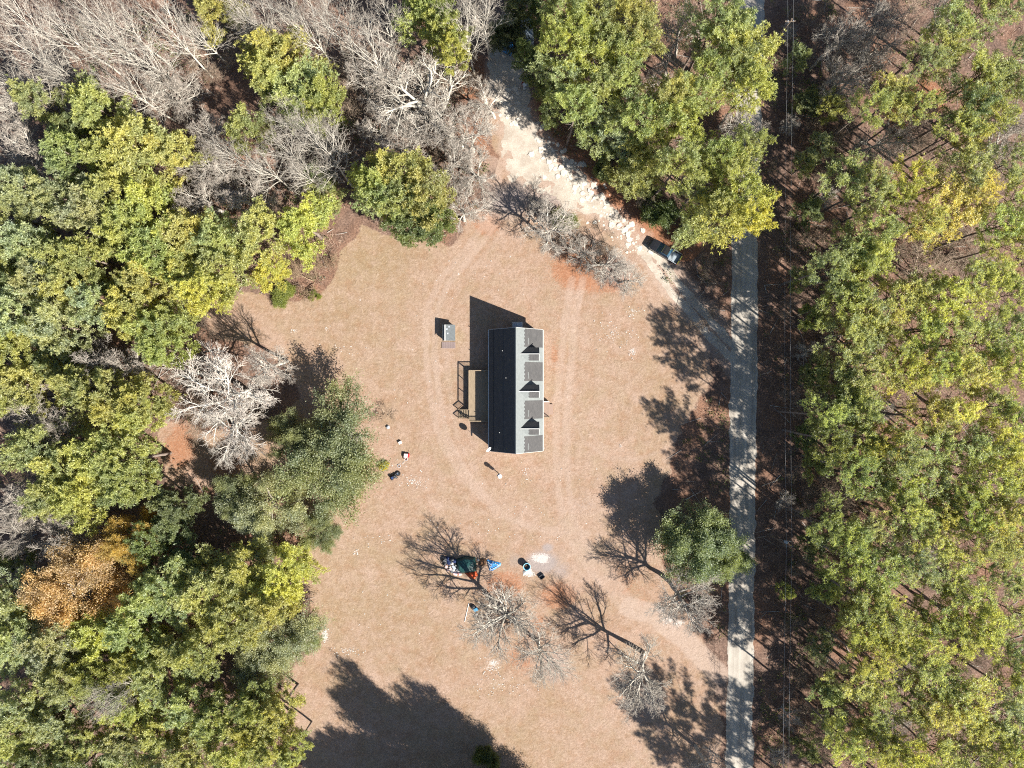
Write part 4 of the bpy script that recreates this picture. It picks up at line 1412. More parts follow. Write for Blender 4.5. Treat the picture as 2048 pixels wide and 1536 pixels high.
def add_pine(x, y, r, code, h, block, name='pine_tree', low=False):
    global pine_i
    hc = h * (.72 if low else .87)
    bx, by, _ = P(x, y, hc)
    Rm = r * (1 - hc / H) / S
    s = Rm / 3.75
    lst, h0 = (LOWPINES, 14.0) if low else (PINES, 22.0)
    tm_, cm_ = lst[pine_i % len(lst)]
    pine_i += 1 + int(R2.random() * 3)
    c = np.array(PCOL[code][0]) * R2.uniform(.86, 1.14) * np.array([R2.uniform(.93, 1.07), 1, R2.uniform(.85, 1.15)])
    e = stand_tree(name, tm_, cm_, bx, by, h, s * (1 if low else R2.uniform(.95, 1.1)), h / h0, c, bark=(R2.uniform(.75, 1.15),) * 3)
    TREES.append((e, x, y, 'pine', PCOL[code][1], block, (bx, by)))
    return e


def parse(s):
    for it in s.replace('\n', '').split(';'):
        f = it.split()
        if f:
            yield float(f[0]), float(f[1]), float(f[2]), f[3]


for x, y, r, c in parse(PN_LEFT):
    h = (12 if x > 330 or y > 1250 and x > 200 else 14) + 2.0 * R2.random() - (4 if c == 'd' and r < 45 else 0)
    if (x, y) in ((542, 545), (592, 1130), (632, 352), (648, 392)):
        h = 7
    add_pine(x, y, r * 1.08, c, h, 'left', low=True)
for x, y, r, c in parse(PN_MID):
    add_pine(x, y, r * 1.05, c, (12 if c == 'd' else 15.5) + 1.5 * R2.random(), 'top', low=True)
for x, y, r, c in parse(PN_TOPR):
    add_pine(x, y, r * 1.08, c, {1390: 8, 1274: 9.5, 1290: 11, 1190: 10, 1400: 13, 1310: 6, 1250: 9, 1302: 14, 1232: 13}.get(int(x), 10 if c == 'd' else 18) + 2.5 * R2.random(), 'topright', low=(c == 'd'))
for x, y, r, c in parse(PN_RIGHT):
    add_pine(x, y, r * 1.04, c, 17.3 + 3.0 * R2.random(), 'right')

BTINT = {'tall': ((1.15, 1.12, 1.06), 'tall pale bare tree'), 'spreading': ((1.1, 1.07, 1.02), 'spreading grey bare tree'), 'oak': ((1.12, 1.1, 1.04), 'broad bare oak'), 'brush': ((.85, .72, .6), 'low brownish bare thicket')}


def add_bare(x, y, r, form, h, block, tint=None, base=None, idx=None):
    pr = BARES[form]
    i = int(R2.random() * len(pr)) if idx is None else idx
    tm_, cm_, rad, top, mid = pr[i]
    hc = h * mid / top
    bx, by, _ = P(x, y, hc) if base is None else P(*base)
    Rm = r * (1 - hc / H) / S
    tc = np.array(tint or BTINT[form][0]) * R2.uniform(.88, 1.1)
    e = stand_tree('bare_tree' if form != 'brush' else 'bare_shrub', tm_, cm_, bx, by, h, Rm / rad, h / top, tc, bark=tuple(tc))
    TREES.append((e, x, y, 'bare', BTINT[form][1], block, (bx, by)))
    return e


for x, y, r, form in parse(BARE):
    # the tall stems of the upper left corner stand clear of each other
    h = {'tall': 17 + 4 * R2.random(), 'spreading': 9.5 + 3 * R2.random(), 'oak': 14.0, 'brush': 3.5 + 2.5 * R2.random()}[form]
    if form == 'spreading' and x > 1660 and y < 300:
        h = 15.0
    if form == 'spreading' and x < 660 and y > 700:
        h += 3.5
    blk = 'left' if x < 660 else 'top' if x < 1010 else 'topright' if x < 1550 else 'right'
    add_bare(x, y, r * 1.12, form, h, blk)


def special(e, label, cat='tree', group=None):
    tag(e, label, cat, group)
    TREES[:] = [t for t in TREES if t[0] is not e]
    return e


YOUNG = '1590 120 26 g;1615 205 30 d;1640 300 30 g;1620 420 28 d;1600 560 26 g;1625 640 28 m;1630 745 34 d;1612 870 28 d;1635 925 30 m;1625 1090 30 d;1650 1180 34 m;1640 1290 30 g;1655 1385 32 m;1615 1500 26 d;1660 1440 30 g;1570 1180 16 m;1655 215 30 m;1610 330 22 g'
for x, y, r, c in parse(YOUNG):
    add_pine(x, y, r, c, 5.5 + 3 * R2.random(), 'right', name='young_pine', low=True)
for x, y, r, h in [(1165, 500, 44, 5), (1195, 530, 36, 4), (1085, 415, 42, 6), (1262, 560, 40, 4.5), (1215, 490, 30, 4)]:
    add_bare(x, y, r, 'spreading' if h > 4.2 else 'brush', h, 'topright')
for x, y, r in [(1580, 60, 24), (1605, 20, 30), (1640, 40, 30), (1620, 110, 28), (1585, 250, 22), (1650, 400, 28), (1600, 480, 26), (1575, 620, 22), (1610, 700, 26), (1580, 790, 24), (1600, 940, 26), (1570, 1000, 20), (1610, 1020, 26), (1660, 1000, 28),
                (1600, 1130, 24), (1640, 1150, 26), (1580, 1250, 22), (1665, 1250, 28), (1600, 1350, 26), (1640, 1340, 28), (1590, 1440, 24), (1650, 1500, 28), (1420, 560, 24), (1400, 650, 20), (1430, 620, 22), (1420, 520, 20), (1550, 340, 20), (1560, 1520, 22), (1835, 260, 36), (1700, 220, 34), (1900, 130, 30), (1880, 500, 34), (1960, 530, 36), (2000, 370, 36), (1760, 820, 30), (1870, 1120, 30), (1960, 1310, 30), (1800, 1350, 30)]:
    add_bare(x, y, r, 'brush' if R2.random() < .6 else 'spreading', 3 + 3.5 * R2.random(), 'right')
special(add_bare(445, 775, 112, 'spreading', 14.5, 'clear', idx=0, tint=(1.3, 1.28, 1.24)), 'largest whitish bare tree, at the left end of the clearing')
special(add_bare(468, 842, 80, 'spreading', 13, 'clear', idx=1, tint=(1.3, 1.28, 1.24)), 'whitish bare tree right below the largest whitish one')
special(add_bare(1122, 450, 60, 'spreading', 10.5, 'clear', base=(1104, 476), idx=0), 'bare tree wrapped round a green bush beside the white drive')
special(add_bare(1236, 520, 50, 'spreading', 8.5, 'clear', base=(1222, 540), idx=1), 'small bare tree between the drive and the clearing, left of the pickup')
special(add_bare(1012, 1228, 81, 'spreading', 14, 'clear', base=(1010, 1192), idx=2, tint=(1.12, 1.09, 1.02)), 'bare tree right below the junk pile and blue tarp')
special(add_bare(1088, 1332, 64, 'spreading', 10, 'clear', base=(1078, 1290), idx=0, tint=(1.12, 1.09, 1.02)), 'low bare tree at the chalky patch below the junk pile')
special(add_bare(1292, 1390, 83, 'spreading', 14, 'clear', base=(1256, 1332), idx=1, tint=(1.15, 1.12, 1.05)), 'bare tree with the longest branching shade at the bottom of the clearing')
special(add_bare(1388, 1232, 73, 'spreading', 12.5, 'clear', base=(1349, 1184), idx=2), 'bare tree between the sandy turnoff and the dark cedar')
special(add_bare(1400, 1540, 55, 'spreading', 13, 'clear', base=(1392, 1500), idx=0), 'bare tree cut by the bottom edge beside the gravel road')
special(add_bare(400, 655, 34, 'brush', 5, 'clear', tint=(.5, .42, .36)), 'dark leafless shrub at the left tip of the clearing')
special(add_bare(610, 545, 52, 'brush', 3, 'clear', tint=(.8, .62, .45)), 'brown bramble thicket at the upper left rim of the clearing')
special(add_bare(650, 520, 40, 'brush', 3, 'clear', tint=(.8, .62, .45)), 'second brown bramble thicket, nearer the lime pine')
special(add_bare(765, 832, 26, 'brush', 1.0, 'clear', tint=(1.0, .78, .6)), 'low heap of cut brush at the tip of the olive oak')


def add_leafy(x, y, r, form, h, col, base, label, cat='tree', idx=0, name='leafy_tree'):
    tm_, cm_, rad, top, mid = LEAFY[form][idx]
    hc = h * mid / top
    bx, by, _ = P(x, y, hc) if base is None else P(*base)
    Rm = r * (1 - hc / H) / S
    e = stand_tree(name, tm_, cm_, bx, by, h, Rm / rad, h / top, col, bark=(.7, .65, .6))
    tag(e, label, cat)
    return e


OLV, SAGE, CED = (0.20, 0.215, 0.105), (0.30, 0.305, 0.185), (0.20, 0.235, 0.12)
add_leafy(668, 925, 112, 'oak', 12, OLV, None, 'broad dark olive oak at the left side of the clearing', idx=0, name='evergreen_oak')
add_leafy(600, 880, 60, 'oak', 10, OLV, None, 'smaller olive oak joined to the broad oak on its upper left side', idx=1, name='evergreen_oak')
add_leafy(520, 1040, 80, 'oak', 11, SAGE, None, 'pale sage oak left below the broad dark olive oak', idx=1, name='evergreen_oak')
add_leafy(645, 1060, 42, 'oak', 7, OLV, None, 'small olive tree right under the broad dark olive oak', idx=2, name='evergreen_oak')
add_leafy(470, 1000, 50, 'oak', 9, OLV, None, 'olive oak in deep shade below the big white bare oak', idx=2, name='evergreen_oak')
add_leafy(545, 1300, 74, 'oak', 10, SAGE, None, 'lichen grey oak at the lower left rim of the clearing', idx=0, name='evergreen_oak')
add_leafy(505, 1355, 52, 'oak', 10, SAGE, None, 'second lichen grey oak, behind the first and closer to the bottom', idx=2, name='evergreen_oak')
add_leafy(602, 1262, 42, 'oak', 7, CED, None, 'dark green oak beside the white scraps at the left rim', idx=1, name='evergreen_oak')
add_leafy(140, 1165, 96, 'oak', 16.5, PCOL['r'][0], None, 'large orange-brown leafed oak in the left woods', idx=2, name='brown_oak')
add_leafy(250, 1095, 54, 'oak', 16, (0.40, 0.28, 0.09), None, 'amber leafed oak touching the large orange-brown oak', idx=1, name='brown_oak')
add_leafy(1402, 1092, 74, 'cedar', 11.5, CED, None, 'dark cedar between the clearing and the gravel road', idx=0, name='cedar_tree')
add_leafy(1455, 1110, 46, 'cedar', 9, CED, None, 'smaller cedar leaning over the road from the dark cedar', idx=1, name='cedar_tree')
add_leafy(1016, 62, 38, 'cedar', 9, (.10, .115, .06), None, 'slim olive cedar at the left side of the camper', idx=1, name='cedar_tree')
add_leafy(1128, 440, 24, 'bush', 5, (.15, .17, .05), None, 'round green bush inside the bare tree by the drive', 'bush', 0, 'green_bush')
add_leafy(1206, 345, 28, 'bush', 3.5, (.12, .14, .05), None, 'green bush at the bend, between drive and pines', 'bush', 1, 'green_bush')
add_leafy(1322, 425, 32, 'bush', 4, (.10, .13, .04), None, 'dark bush above the pickup under the pines', 'bush', 0, 'green_bush')
add_leafy(1294, 400, 28, 'bush', 3.5, (.11, .13, .045), None, 'dark bush right of the rubble strip', 'bush', 1, 'green_bush')
add_leafy(1382, 462, 26, 'bush', 3, (.10, .13, .04), None, 'dark bush between the pickup and the road pines', 'bush', 0, 'green_bush')
add_leafy(975, 1518, 34, 'bush', 4, (.11, .13, .04), None, 'green bush in the shade at the bottom edge of the clearing', 'bush', 1, 'green_bush')
add_leafy(565, 590, 22, 'bush', 1.6, (.19, .21, .04), None, 'yellow-green bush at the foot of the bramble thicket', 'bush', 0, 'green_bush')
add_leafy(625, 590, 14, 'bush', 1.2, (.2, .22, .03), None, 'tiny lime bush on the lower rim of the bramble thicket', 'bush', 1, 'green_bush')
add_leafy(768, 932, 9, 'bush', .9, (.42, .36, .03), None, 'bright yellow weed at the edge of the broad olive oak', 'bush', 0, 'yellow_weed')
# trees beyond the photograph's lower and right edges, whose shade falls into it
OUT = []
for (bx_, by_, h, rr_) in [(925, 1562, 23, 60), (990, 1566, 19, 58), (1045, 1575, 18.5, 58), (1085, 1625, 17, 58), (960, 1640, 21, 72), (880, 1650, 20, 70), (830, 1700, 22, 70), (1000, 1700, 21, 70), (1105, 1695, 17, 58)]:
    x_, y_, _ = P(bx_, by_)
    tm_, cm_, rad, top, mid = LEAFY['oak'][int(R2.random() * 3)]
    e = stand_tree('evergreen_oak', tm_, cm_, x_, y_, h, rr_ / S / rad, h / top, OLV, bark=(.7, .65, .6))
    tag(e, 'evergreen oak standing below the bottom edge and throwing the big shade', 'tree', 'oaks below the bottom edge')
for (bx_, by_) in [(1545, 1590), (1590, 1560), (1560, 1660), (1625, 1610), (1690, 1570), (1680, 1650), (1750, 1600), (1600, 1730), (1740, 1680), (1660, 1720), (1545, 1780), (1820, 1600), (1880, 1580), (1940, 1600), (1890, 1660), (1820, 1680)]:
    x_, y_, _ = P(bx_ + R2.normal(0, 8), by_ + R2.normal(0, 8))
    tm_, cm_ = PINES[int(R2.random() * 8)]
    e = stand_tree('pine_tree', tm_, cm_, x_, y_, 23, R2.uniform(.85, 1.1), R2.uniform(.95, 1.1), PCOL['m'][0])
    tag(e, 'pine beyond the bottom edge throwing long shade over the gravel road', 'tree', 'pines beyond the bottom edge')

# ------------------------------------------------------------------ a label for every tree of the woods
LAND = [(12, 'top edge'), (75, 'camper'), (168, 'red tub'), (222, 'broad bare oak'), (300, 'drive bend'), (352, 'lone green bush'), (400, 'round pine clump'),
        (448, 'bush-wrapped bare tree'), (504, 'pickup'), (545, 'bramble thickets'), (598, 'house shade tip'), (650, 'top gable'), (690, 'paved pad'), (735, 'top dormer'),
        (783, 'middle dormer'), (825, 'deck stairs'), (857, 'bottom dormer'), (907, 'bottom gable'), (948, 'pole dish'), (1000, 'olive oak foot'), (1050, 'cedar top'),
        (1092, 'cedar middle'), (1133, 'blue tub'), (1180, 'orange-brown oak'), (1228, 'white pole'), (1280, 'white scraps'), (1332, 'chalky patch'), (1385, 'longest-shade tree'),
        (1440, 'big shade tip'), (1500, 'big shade middle'), (1533, 'bottom edge')]
EDGE = {'left': 'from the left edge', 'right': 'from the overhead wires', 'top': 'from the left, top woods', 'topright': 'right of the white drive'}
rows = {}
for t_ in TREES:
    lm = min(LAND, key=lambda q: abs(q[0] - t_[2]))[1]
    rows.setdefault((t_[5], t_[4], t_[3], lm), []).append(t_)
GRP = {('pine', 'left'): 'pines of the left woods', ('pine', 'right'): 'pines beyond the gravel road', ('pine', 'top'): 'pines above the clearing', ('pine', 'topright'): 'pines between drive and road',
       ('bare', 'left'): 'bare trees of the left woods', ('bare', 'right'): 'bare trees beyond the gravel road', ('bare', 'top'): 'bare trees above the clearing', ('bare', 'topright'): 'bare trees between drive and road'}
IN = {'left': 'in the left woods', 'right': 'beyond the road', 'top': 'in the top woods', 'topright': 'right of the drive'}
for (blk, colw, sp, lm), ts in rows.items():
    ts.sort(key=lambda q: q[1])
    for i, t_ in enumerate(ts):
        what = (colw + ' pine') if sp == 'pine' else colw
        lab = f'{what} {IN[blk]}, level with {lm}' if len(ts) == 1 else f'{ORD[i]} {what} {EDGE[blk]}, level with {lm}'
        tag(t_[0], lab, 'tree' if 'thicket' not in colw else 'shrub', GRP[(sp, blk)])

# ------------------------------------------------------------------ brush and litter on the forest floor (uncountable)
R3 = np.random.default_rng(55)


def scatter(n, fn):
    out = []
    while len(out) < n:
        x, y = R3.uniform(-30, 2080, 4000), R3.uniform(-30, 1570, 4000)
        d = poly_sdf(x, y, CLEAR)
        rd = line_dist(x, y, ROAD)
        dr = poly_sdf(x, y, DRIVE_AREA)
        ok = (d < -6) & (rd > 34) & (dr < -14) & fn(x, y)
        out += list(zip(x[ok], y[ok]))
    return np.array(out[:n])


pts = scatter(9000, lambda x, y: R3.random(len(x)) < .25 + .75 * smooth01(vnoise(x / S + 200, y / S + 200, 9, 61, 2), .4, .6))
g0 = np.stack([(pts[:, 0] - 1024) / S, (768 - pts[:, 1]) / S, np.zeros(len(pts))], 1)
nb = 9
ce = np.repeat(g0, nb, 0) + R3.normal(0, .3, (len(g0) * nb, 3)) * np.array([1, 1, 0])
di = R3.normal(0, .55, (len(ce), 3)) + np.array([0, 0, .75])
di[:, 2] = np.abs(di[:, 2])
TVv, TFf = blades(ce, di, 1.05, .045, R3)
M_BRUSH = mat_bark('dry_brush', (0.25, 0.175, 0.125), (0.42, 0.33, 0.26), 3.0)
tag(obj('undergrowth', mesh_np('undergrowth', TVv, [TFf], [M_BRUSH])), 'dry brown brush and seedlings over the forest floor', 'undergrowth', kind='stuff')
pts = scatter(2600, lambda x, y: R3.random(len(x)) < smooth01(vnoise(x / S + 90, y / S + 90, 6, 62, 2), .52, .66))
g0 = np.stack([(pts[:, 0] - 1024) / S, (768 - pts[:, 1]) / S, R3.uniform(.1, 1.0, len(pts))], 1)
nb = 16
ce = np.repeat(g0, nb, 0) + R3.normal(0, .32, (len(g0) * nb, 3))
ce[:, 2] = np.abs(ce[:, 2])
di = R3.normal(0, .7, (len(ce), 3)) + np.array([0, 0, .4])
LVv, LFf = blades(ce, di, .32, .16, R3)
lo = obj('green_undergrowth', mesh_np('green_undergrowth', LVv, [LFf], [M_LEAF], attrs={'tint': ('FLOAT', np.repeat(np.repeat(R3.random(len(g0)), nb), 4))}))
lo.color = (.10, .12, .04, 1)
tag(lo, 'low evergreen seedlings and briars over the forest floor', 'undergrowth', kind='stuff')
# dead sticks lying about
sg = Seg()
for x, y in scatter(900, lambda x, y: x > -100):
    a = R3.random() * 6.28
    L = R3.uniform(.8, 4.5)
    p = np.array(P(x, y)) + np.array([0, 0, .06])
    sg.add(p, p + np.array([math.cos(a) * L, math.sin(a) * L, R3.uniform(0, .4)]), R3.uniform(.02, .08), .015)
SVv, SFf = sg.arrays(5)
tag(obj('deadwood', mesh_np('deadwood', SVv, [SFf], [M_GREYBARK])), 'dead grey sticks lying on the forest floor', 'deadwood', kind='stuff')
# white crumbs and scraps on the grass
m = MB()
clus = [(1225, 668, 40, 26, 60), (1265, 705, 8, 12, 26), (690, 1302, 26, 8, 40), (650, 1268, 7, 20, 46), (985, 1335, 22, 34, 60), (1000, 1375, 60, 20, 40), (830, 963, 20, 13, 46), (750, 1078, 30, 12, 16), (712, 1106, 6, 6, 20),
        (1060, 1148, 10, 8, 20), (1270, 625, 26, 16, 24), (800, 928, 16, 8, 16), (588, 660, 8, 6, 9), (655, 658, 5, 5, 7), (690, 698, 40, 14, 20), (1240, 890, 5, 5, 6), (940, 560, 90, 70, 24), (760, 1235, 90, 60, 22), (1100, 1000, 90, 110, 40), (1050, 945, 9, 16, 16), (920, 1050, 120, 30, 20), (830, 700, 60, 100, 16)]
for cx, cy, rx, ry, n in clus:
    for _ in range(n):
        x, y, _z = P(R3.normal(cx, rx * .6), R3.normal(cy, ry * .6))
        s = R3.uniform(.03, .10)
        a = R3.random() * 6.28
        M = Matrix.Translation((x, y, .0)) @ Matrix.Rotation(a, 4, 'Z')
        m.box(-s, s, -s * .6, s * .6, -.01, .02 + .06 * R3.random(), 0, M)
M_SCRAP = plain('white_scrap', (.5, .48, .45), .8, .2, var=.15)
tag(m.build('litter', M_SCRAP), 'white crumbs and scraps strewn over the dry grass', 'litter', kind='stuff')

# ------------------------------------------------------------------ things on the clearing
M_TARPG = plain('dark_green_tarp', (0.012, 0.055, 0.05), .45, .4, var=.35, scale=3)
M_TARPB = plain('blue_tarp', (0.03, 0.19, 0.45), .4, .4, var=.35, scale=4)
M_BLUE = plain('blue_plastic', (0.05, 0.22, 0.36), .4, .4, var=.12)
M_PALEBLUE = plain('pale_blue_rim', (0.22, 0.50, 0.62), .4, .4, var=.08)
M_DARK = plain('dark_plastic', (0.015, 0.017, 0.022), .5, .4, var=.2)
M_RUST = plain('rusty_orange_cloth', (0.50, 0.08, 0.025), .8, .2, var=.4, scale=4)
M_NAVY = plain('navy_cloth', (0.02, 0.035, 0.10), .8, .2, var=.3)
M_PINK = plain('pale_pink_plastic', (0.62, 0.45, 0.42), .5, .3, var=.15)
M_BROWN = plain('brown_board', (0.16, 0.085, 0.045), .85, .15, var=.4)
M_WATER = plain('murky_water', (0.03, 0.022, 0.015), .08, .6, var=.3)


def cloth(name, pts, z_fn, mat, label, cat, n=26, thick=.03, seed=3, parent=None):
    """A crumpled sheet over a polygon given in photograph units."""
    poly = np.array(pts, float)
    x0, y0 = poly.min(0)
    x1, y1 = poly.max(0)
    X, Y = np.meshgrid(np.linspace(x0, x1, n), np.linspace(y0, y1, n))
    D = poly_sdf(X, Y, pts)
    gxx, gyy = (X - 1024) / S, (768 - Y) / S
    Z = z_fn(gxx, gyy) + .28 * (vnoise(gxx + 40, gyy + 40, .5, seed, 4) - .3)
    Z = np.maximum(Z * smooth01(D, -1, 5) + .03, .03)
    idx = np.arange(n - 1)[:, None] * n + np.arange(n - 1)[None, :]
    keep = (np.minimum(np.minimum(D[:-1, :-1], D[1:, :-1]), np.minimum(D[:-1, 1:], D[1:, 1:])) > -.9)
    q = idx[keep]
    F = np.stack([q, q + n, q + n + 1, q + 1], 1)
    V = np.stack([gxx.ravel(), gyy.ravel(), Z.ravel()], 1)
    used, inv = np.unique(F, return_inverse=True)
    o = obj(name, mesh_np(name, V[used], [inv.reshape(F.shape)], [mat]), parent)
    md = o.modifiers.new('thickness', 'SOLIDIFY')
    md.thickness = thick
    md.offset = -1
    return tag(o, label, cat)


def mound(cx, cy, r, h):
    gx_, gy_, _ = P(cx, cy)
    return lambda x, y: h * np.exp(-(((x - gx_) ** 2 + (y - gy_) ** 2) / (r * r)))


# the heap under the green tarp
cloth('green_tarp', [(912, 1118), (930, 1112), (951, 1114), (953, 1130), (952, 1143), (935, 1145), (922, 1147), (913, 1138)], mound(934, 1130, 2.2, .95), M_TARPG, 'dark green tarp draped over the junk heap', 'tarp', seed=5)
cloth('orange_cloth', [(930, 1146), (952, 1142), (956, 1150), (949, 1158), (936, 1153)], mound(944, 1149, 1.5, .25), M_RUST, 'orange-red cloth lying out from under the green tarp', 'cloth', n=16, seed=8)
cloth('blue_tarp', [(974, 1119), (986, 1122), (1002, 1126), (1001, 1131), (985, 1141), (979, 1140), (977, 1131)], mound(985, 1130, 1.4, .22), M_TARPB, 'crumpled blue and white tarp lying beside the junk heap', 'tarp', seed=9)
m = MB()
for (a, b) in (((975, 1120), (984, 1132)), ((981, 1139), (1000, 1129)), ((986, 1123), (979, 1134)), ((990, 1125), (998, 1130)), ((976, 1122), (981, 1138))):
    p, q = Vector(P(*a)), Vector(P(*b))
    for i in range(5):
        u, w = p.lerp(q, i / 5), p.lerp(q, (i + 1) / 5)
        m.tube(u + Vector((R3.normal(0, .05), R3.normal(0, .05), .30)), w + Vector((0, 0, .30)), .05, n=5)
o = m.build('white_fold', M_SCRAP, bpy.data.objects['blue_tarp'])
cloth('brown_board', [(957, 1117), (971, 1117), (972, 1128), (965, 1132), (958, 1130)], mound(965, 1124, 1.2, .35), M_BROWN, 'dark brown crumpled board between the green tarp and blue tarp', 'board', n=14, seed=11)
kinds = [('white_bag', M_SCRAP, 'bag'), ('dark_bag', M_DARK, 'bag'), ('navy_cloth', M_NAVY, 'cloth'), ('pale_box', M_PINK, 'box'), ('grey_tub', M_BLUEGREY, 'tub'), ('red_box', M_RED, 'box')]
spots = [(889, 1118, 1, .5), (896, 1117, 2, .5), (903, 1118, 1, .55), (909, 1122, 2, .45), (890, 1126, 1, .45), (898, 1125, 2, .4), (905, 1127, 0, .32), (893, 1133, 3, .25), (900, 1134, 0, .25), (907, 1121, 0, .25), (905, 1141, 0, .42), (911, 1146, 3, .38),
         (908, 1134, 4, .4), (916, 1142, 0, .42), (914, 1146, 5, .3), (920, 1147, 3, .3), (902, 1139, 3, .28), (919, 1137, 4, .4), (910, 1129, 1, .4), (957, 1120, 0, .22), (896, 1140, 3, .2), (887, 1122, 2, .3)]
words = ['leftmost', 'upper', 'middle', 'lower', 'inner']


def lump(s, mat, seed, boxy=False):
    rg = np.random.default_rng(seed)
    m = MB()
    if boxy:
        m.cham(-s, s, -s * .7, s * .7, 0, s * 1.1, s * .12)
    else:
        n = 9
        prof = [(.75, 0), (1.0, .35), (.85, .8), (.45, 1.1), (.12, 1.25)]
        vs = []
        for r, z in prof:
            for k in range(n):
                a = 2 * math.pi * k / n
                q = r * s * (1 + rg.normal(0, .16))
                vs.append((q * math.cos(a), q * math.sin(a), z * s * (1 + rg.normal(0, .08))))
        fs = []
        for j in range(len(prof) - 1):
            fs += [(j * n + k, j * n + (k + 1) % n, (j + 1) * n + (k + 1) % n, (j + 1) * n + k) for k in range(n)]
        fs.append(tuple(range((len(prof) - 1) * n, len(prof) * n)))
        m.add(vs, fs)
    return m.mesh('junk', mat)


for i, (x, y, kd, s) in enumerate(spots):
    nm, mt, ct = kinds[kd]
    o = obj(nm, lump(s, mt, 500 + i, kd in (3, 4, 5)), None, P(x, y), (0, 0, R3.random() * 6.28))
    o.scale = (1, R3.uniform(.6, 1.2), R3.uniform(.6, 1.0))
    same = [j for j, q in enumerate(spots) if q[2] == kd]
    same.sort(key=lambda j: spots[j][0])
    tag(o, f'{ORD[same.index(i)]} {nm.replace("_", " ")} from the left in the junk by the green tarp' if len(same) > 1 else 'red box at the lower edge of the junk by the green tarp', ct, f'{nm.replace("_", " ")} pieces in the junk heap' if len(same) > 1 else None)

# round blue tub
tx, ty, _ = P(1053.5, 1131)
e = empty('round_tub', (tx, ty, 0), 0, 'round blue tub of dark water on the white ash patch', 'tub')
MB().lathe([(.52, 0), (.58, .72), (.60, .86), (.55, .86), (.52, .7), (.48, .08), (0, .08)], 28).build('shell', M_BLUE, e, smooth=True)
MB().lathe([(.54, .84), (.65, .85), (.66, .9), (.62, .93), (.55, .91), (.54, .86)], 28).build('rim', M_PALEBLUE, e, smooth=True)
MB().lathe([(.0, .42), (.51, .42)], 24).build('water', M_WATER, e)
MB().lathe([(.0, .44), (.2, .435), (.24, .42)], 12).build('leaf_scum', M_BROWN, e)
e = empty('black_crate', P(1083.5, 1152.5), .6, 'small black crate with a white scrap right below the blue tub', 'crate')
m = MB()
for a, b, c, d in ((-.45, .45, -.36, -.31), (-.45, .45, .31, .36), (-.45, -.4, -.31, .31), (.4, .45, -.31, .31)):
    m.box(a, b, c, d, 0, .38)
m.build('side', M_DARK, e)
MB().box(-.4, .4, -.31, .31, .02, .06).build('bottom', M_DARK, e)
tag(obj('white_scrap', lump(.14, M_SCRAP, 77), None, P(1087, 1150)), 'white scrap leaning on the small black crate', 'scrap')
cloth('white_sheet', [(1046, 1142), (1052, 1137), (1062, 1138), (1064, 1148), (1056, 1147), (1046, 1151)], mound(1055, 1144, 1.0, .1), M_SCRAP, 'torn white sheet lying against the foot of the blue tub', 'sheet', n=16, seed=14)

# things at the left of the bare tree below the heap
e = empty('white_pole', P(934, 1225), 0, 'thin white pole lying at the left of the bare tree', 'pole')
MB().tube((.3, 1.55, .06), (-.4, -1.55, .06), .045, n=8).build('tube', M_WHITE, e)
e['label'] = 'thin white pole lying left of the bare tree below the junk'
MB().tube((.3, 1.55, .06), (.31, 1.6, .06), .06, n=8).build('end_cap', M_BLUEGREY, e)
e = empty('cooler', P(951.5, 1218), .5, 'blue cooler box at the left of the bare tree below the junk', 'cooler')
MB().cham(-.36, .36, -.26, .26, 0, .42, .04).build('body', M_NAVY, e)
MB().cham(-.38, .38, -.28, .28, .42, .5, .03).build('lid', M_BLUE, e)
MB().tube((-.3, .29, .4), (.3, .29, .4), .02, n=6).build('handle', M_WHITE, e)
tag(obj('dark_bag', lump(.42, M_DARK, 88), None, P(946, 1213)), 'black bag beside the blue cooler box', 'bag')
tag(obj('white_bag', lump(.24, M_SCRAP, 89), None, P(953, 1228)), 'small white bag right below the blue cooler box', 'bag')

# cart, bin and tyres at the rim of the olive oak
e = empty('toy_cart', P(812, 910), 1.45, 'white and red play cart lying by the olive oak', 'cart')
MB().cham(-.42, .3, -.34, .34, .12, .52, .06).build('tub', M_PINK, e)
MB().cham(-.36, .36, -.62, -.36, .1, .4, .05).build('hood', M_RED, e)
for x in (-.3, .3):
    for y in (-.4, .38):
        MB().lathe([(0, -.06), (.15, -.06), (.17, 0), (.15, .06), (0, .06)], 14, M=Matrix.Translation((x, y, .17)) @ Matrix.Rotation(math.pi / 2, 4, 'Y')).build('wheel', M_DARK, e)
MB().tube((.1, -.62, .3), (.5, -1.15, .7), .02, n=6).build('handle', M_DARK, e)
e = empty('pink_box', P(801, 885), .5, 'small pale pink box nearest the olive oak above the play cart', 'box')
MB().cham(-.27, .27, -.22, .22, 0, .34, .03).build('body', M_PINK, e)
MB().box(-.28, .28, -.23, .23, .34, .37).build('lid', M_WHITE, e)
e = empty('pale_bin', P(813, 918), .3, 'small pale bin right below the play cart', 'bin')
MB().lathe([(.2, 0), (.25, .42), (.28, .44), (.24, .44), (.18, .05), (0, .05)], 16).build('shell', M_PINK, e)
MB().lathe([(.25, .4), (.29, .42), (.29, .45), (.25, .46)], 16).build('rim', M_WHITE, e)
e = empty('wheel_ring', P(798, 931.5), 0, 'grey metal hoop lying between the play cart and the tyre', 'hoop')
MB().lathe([(.24, 0), (.3, .02), (.3, .09), (.24, .1), (.24, 0)], 20).build('ring', M_BLUEGREY, e)
e = empty('tyre', P(796.5, 947), 0, 'tyre with a pale hub lying beside the black bag', 'tyre')
MB().lathe([(.2, .02), (.36, 0), (.42, .08), (.42, .18), (.36, .25), (.24, .24), (.2, .2)], 24).build('tread', M_RUBBER, e, smooth=True)
r_ = MB().lathe([(0, .12), (.12, .14), (.2, .2), (.22, .2)], 18).build('rim', M_CHROME, e)
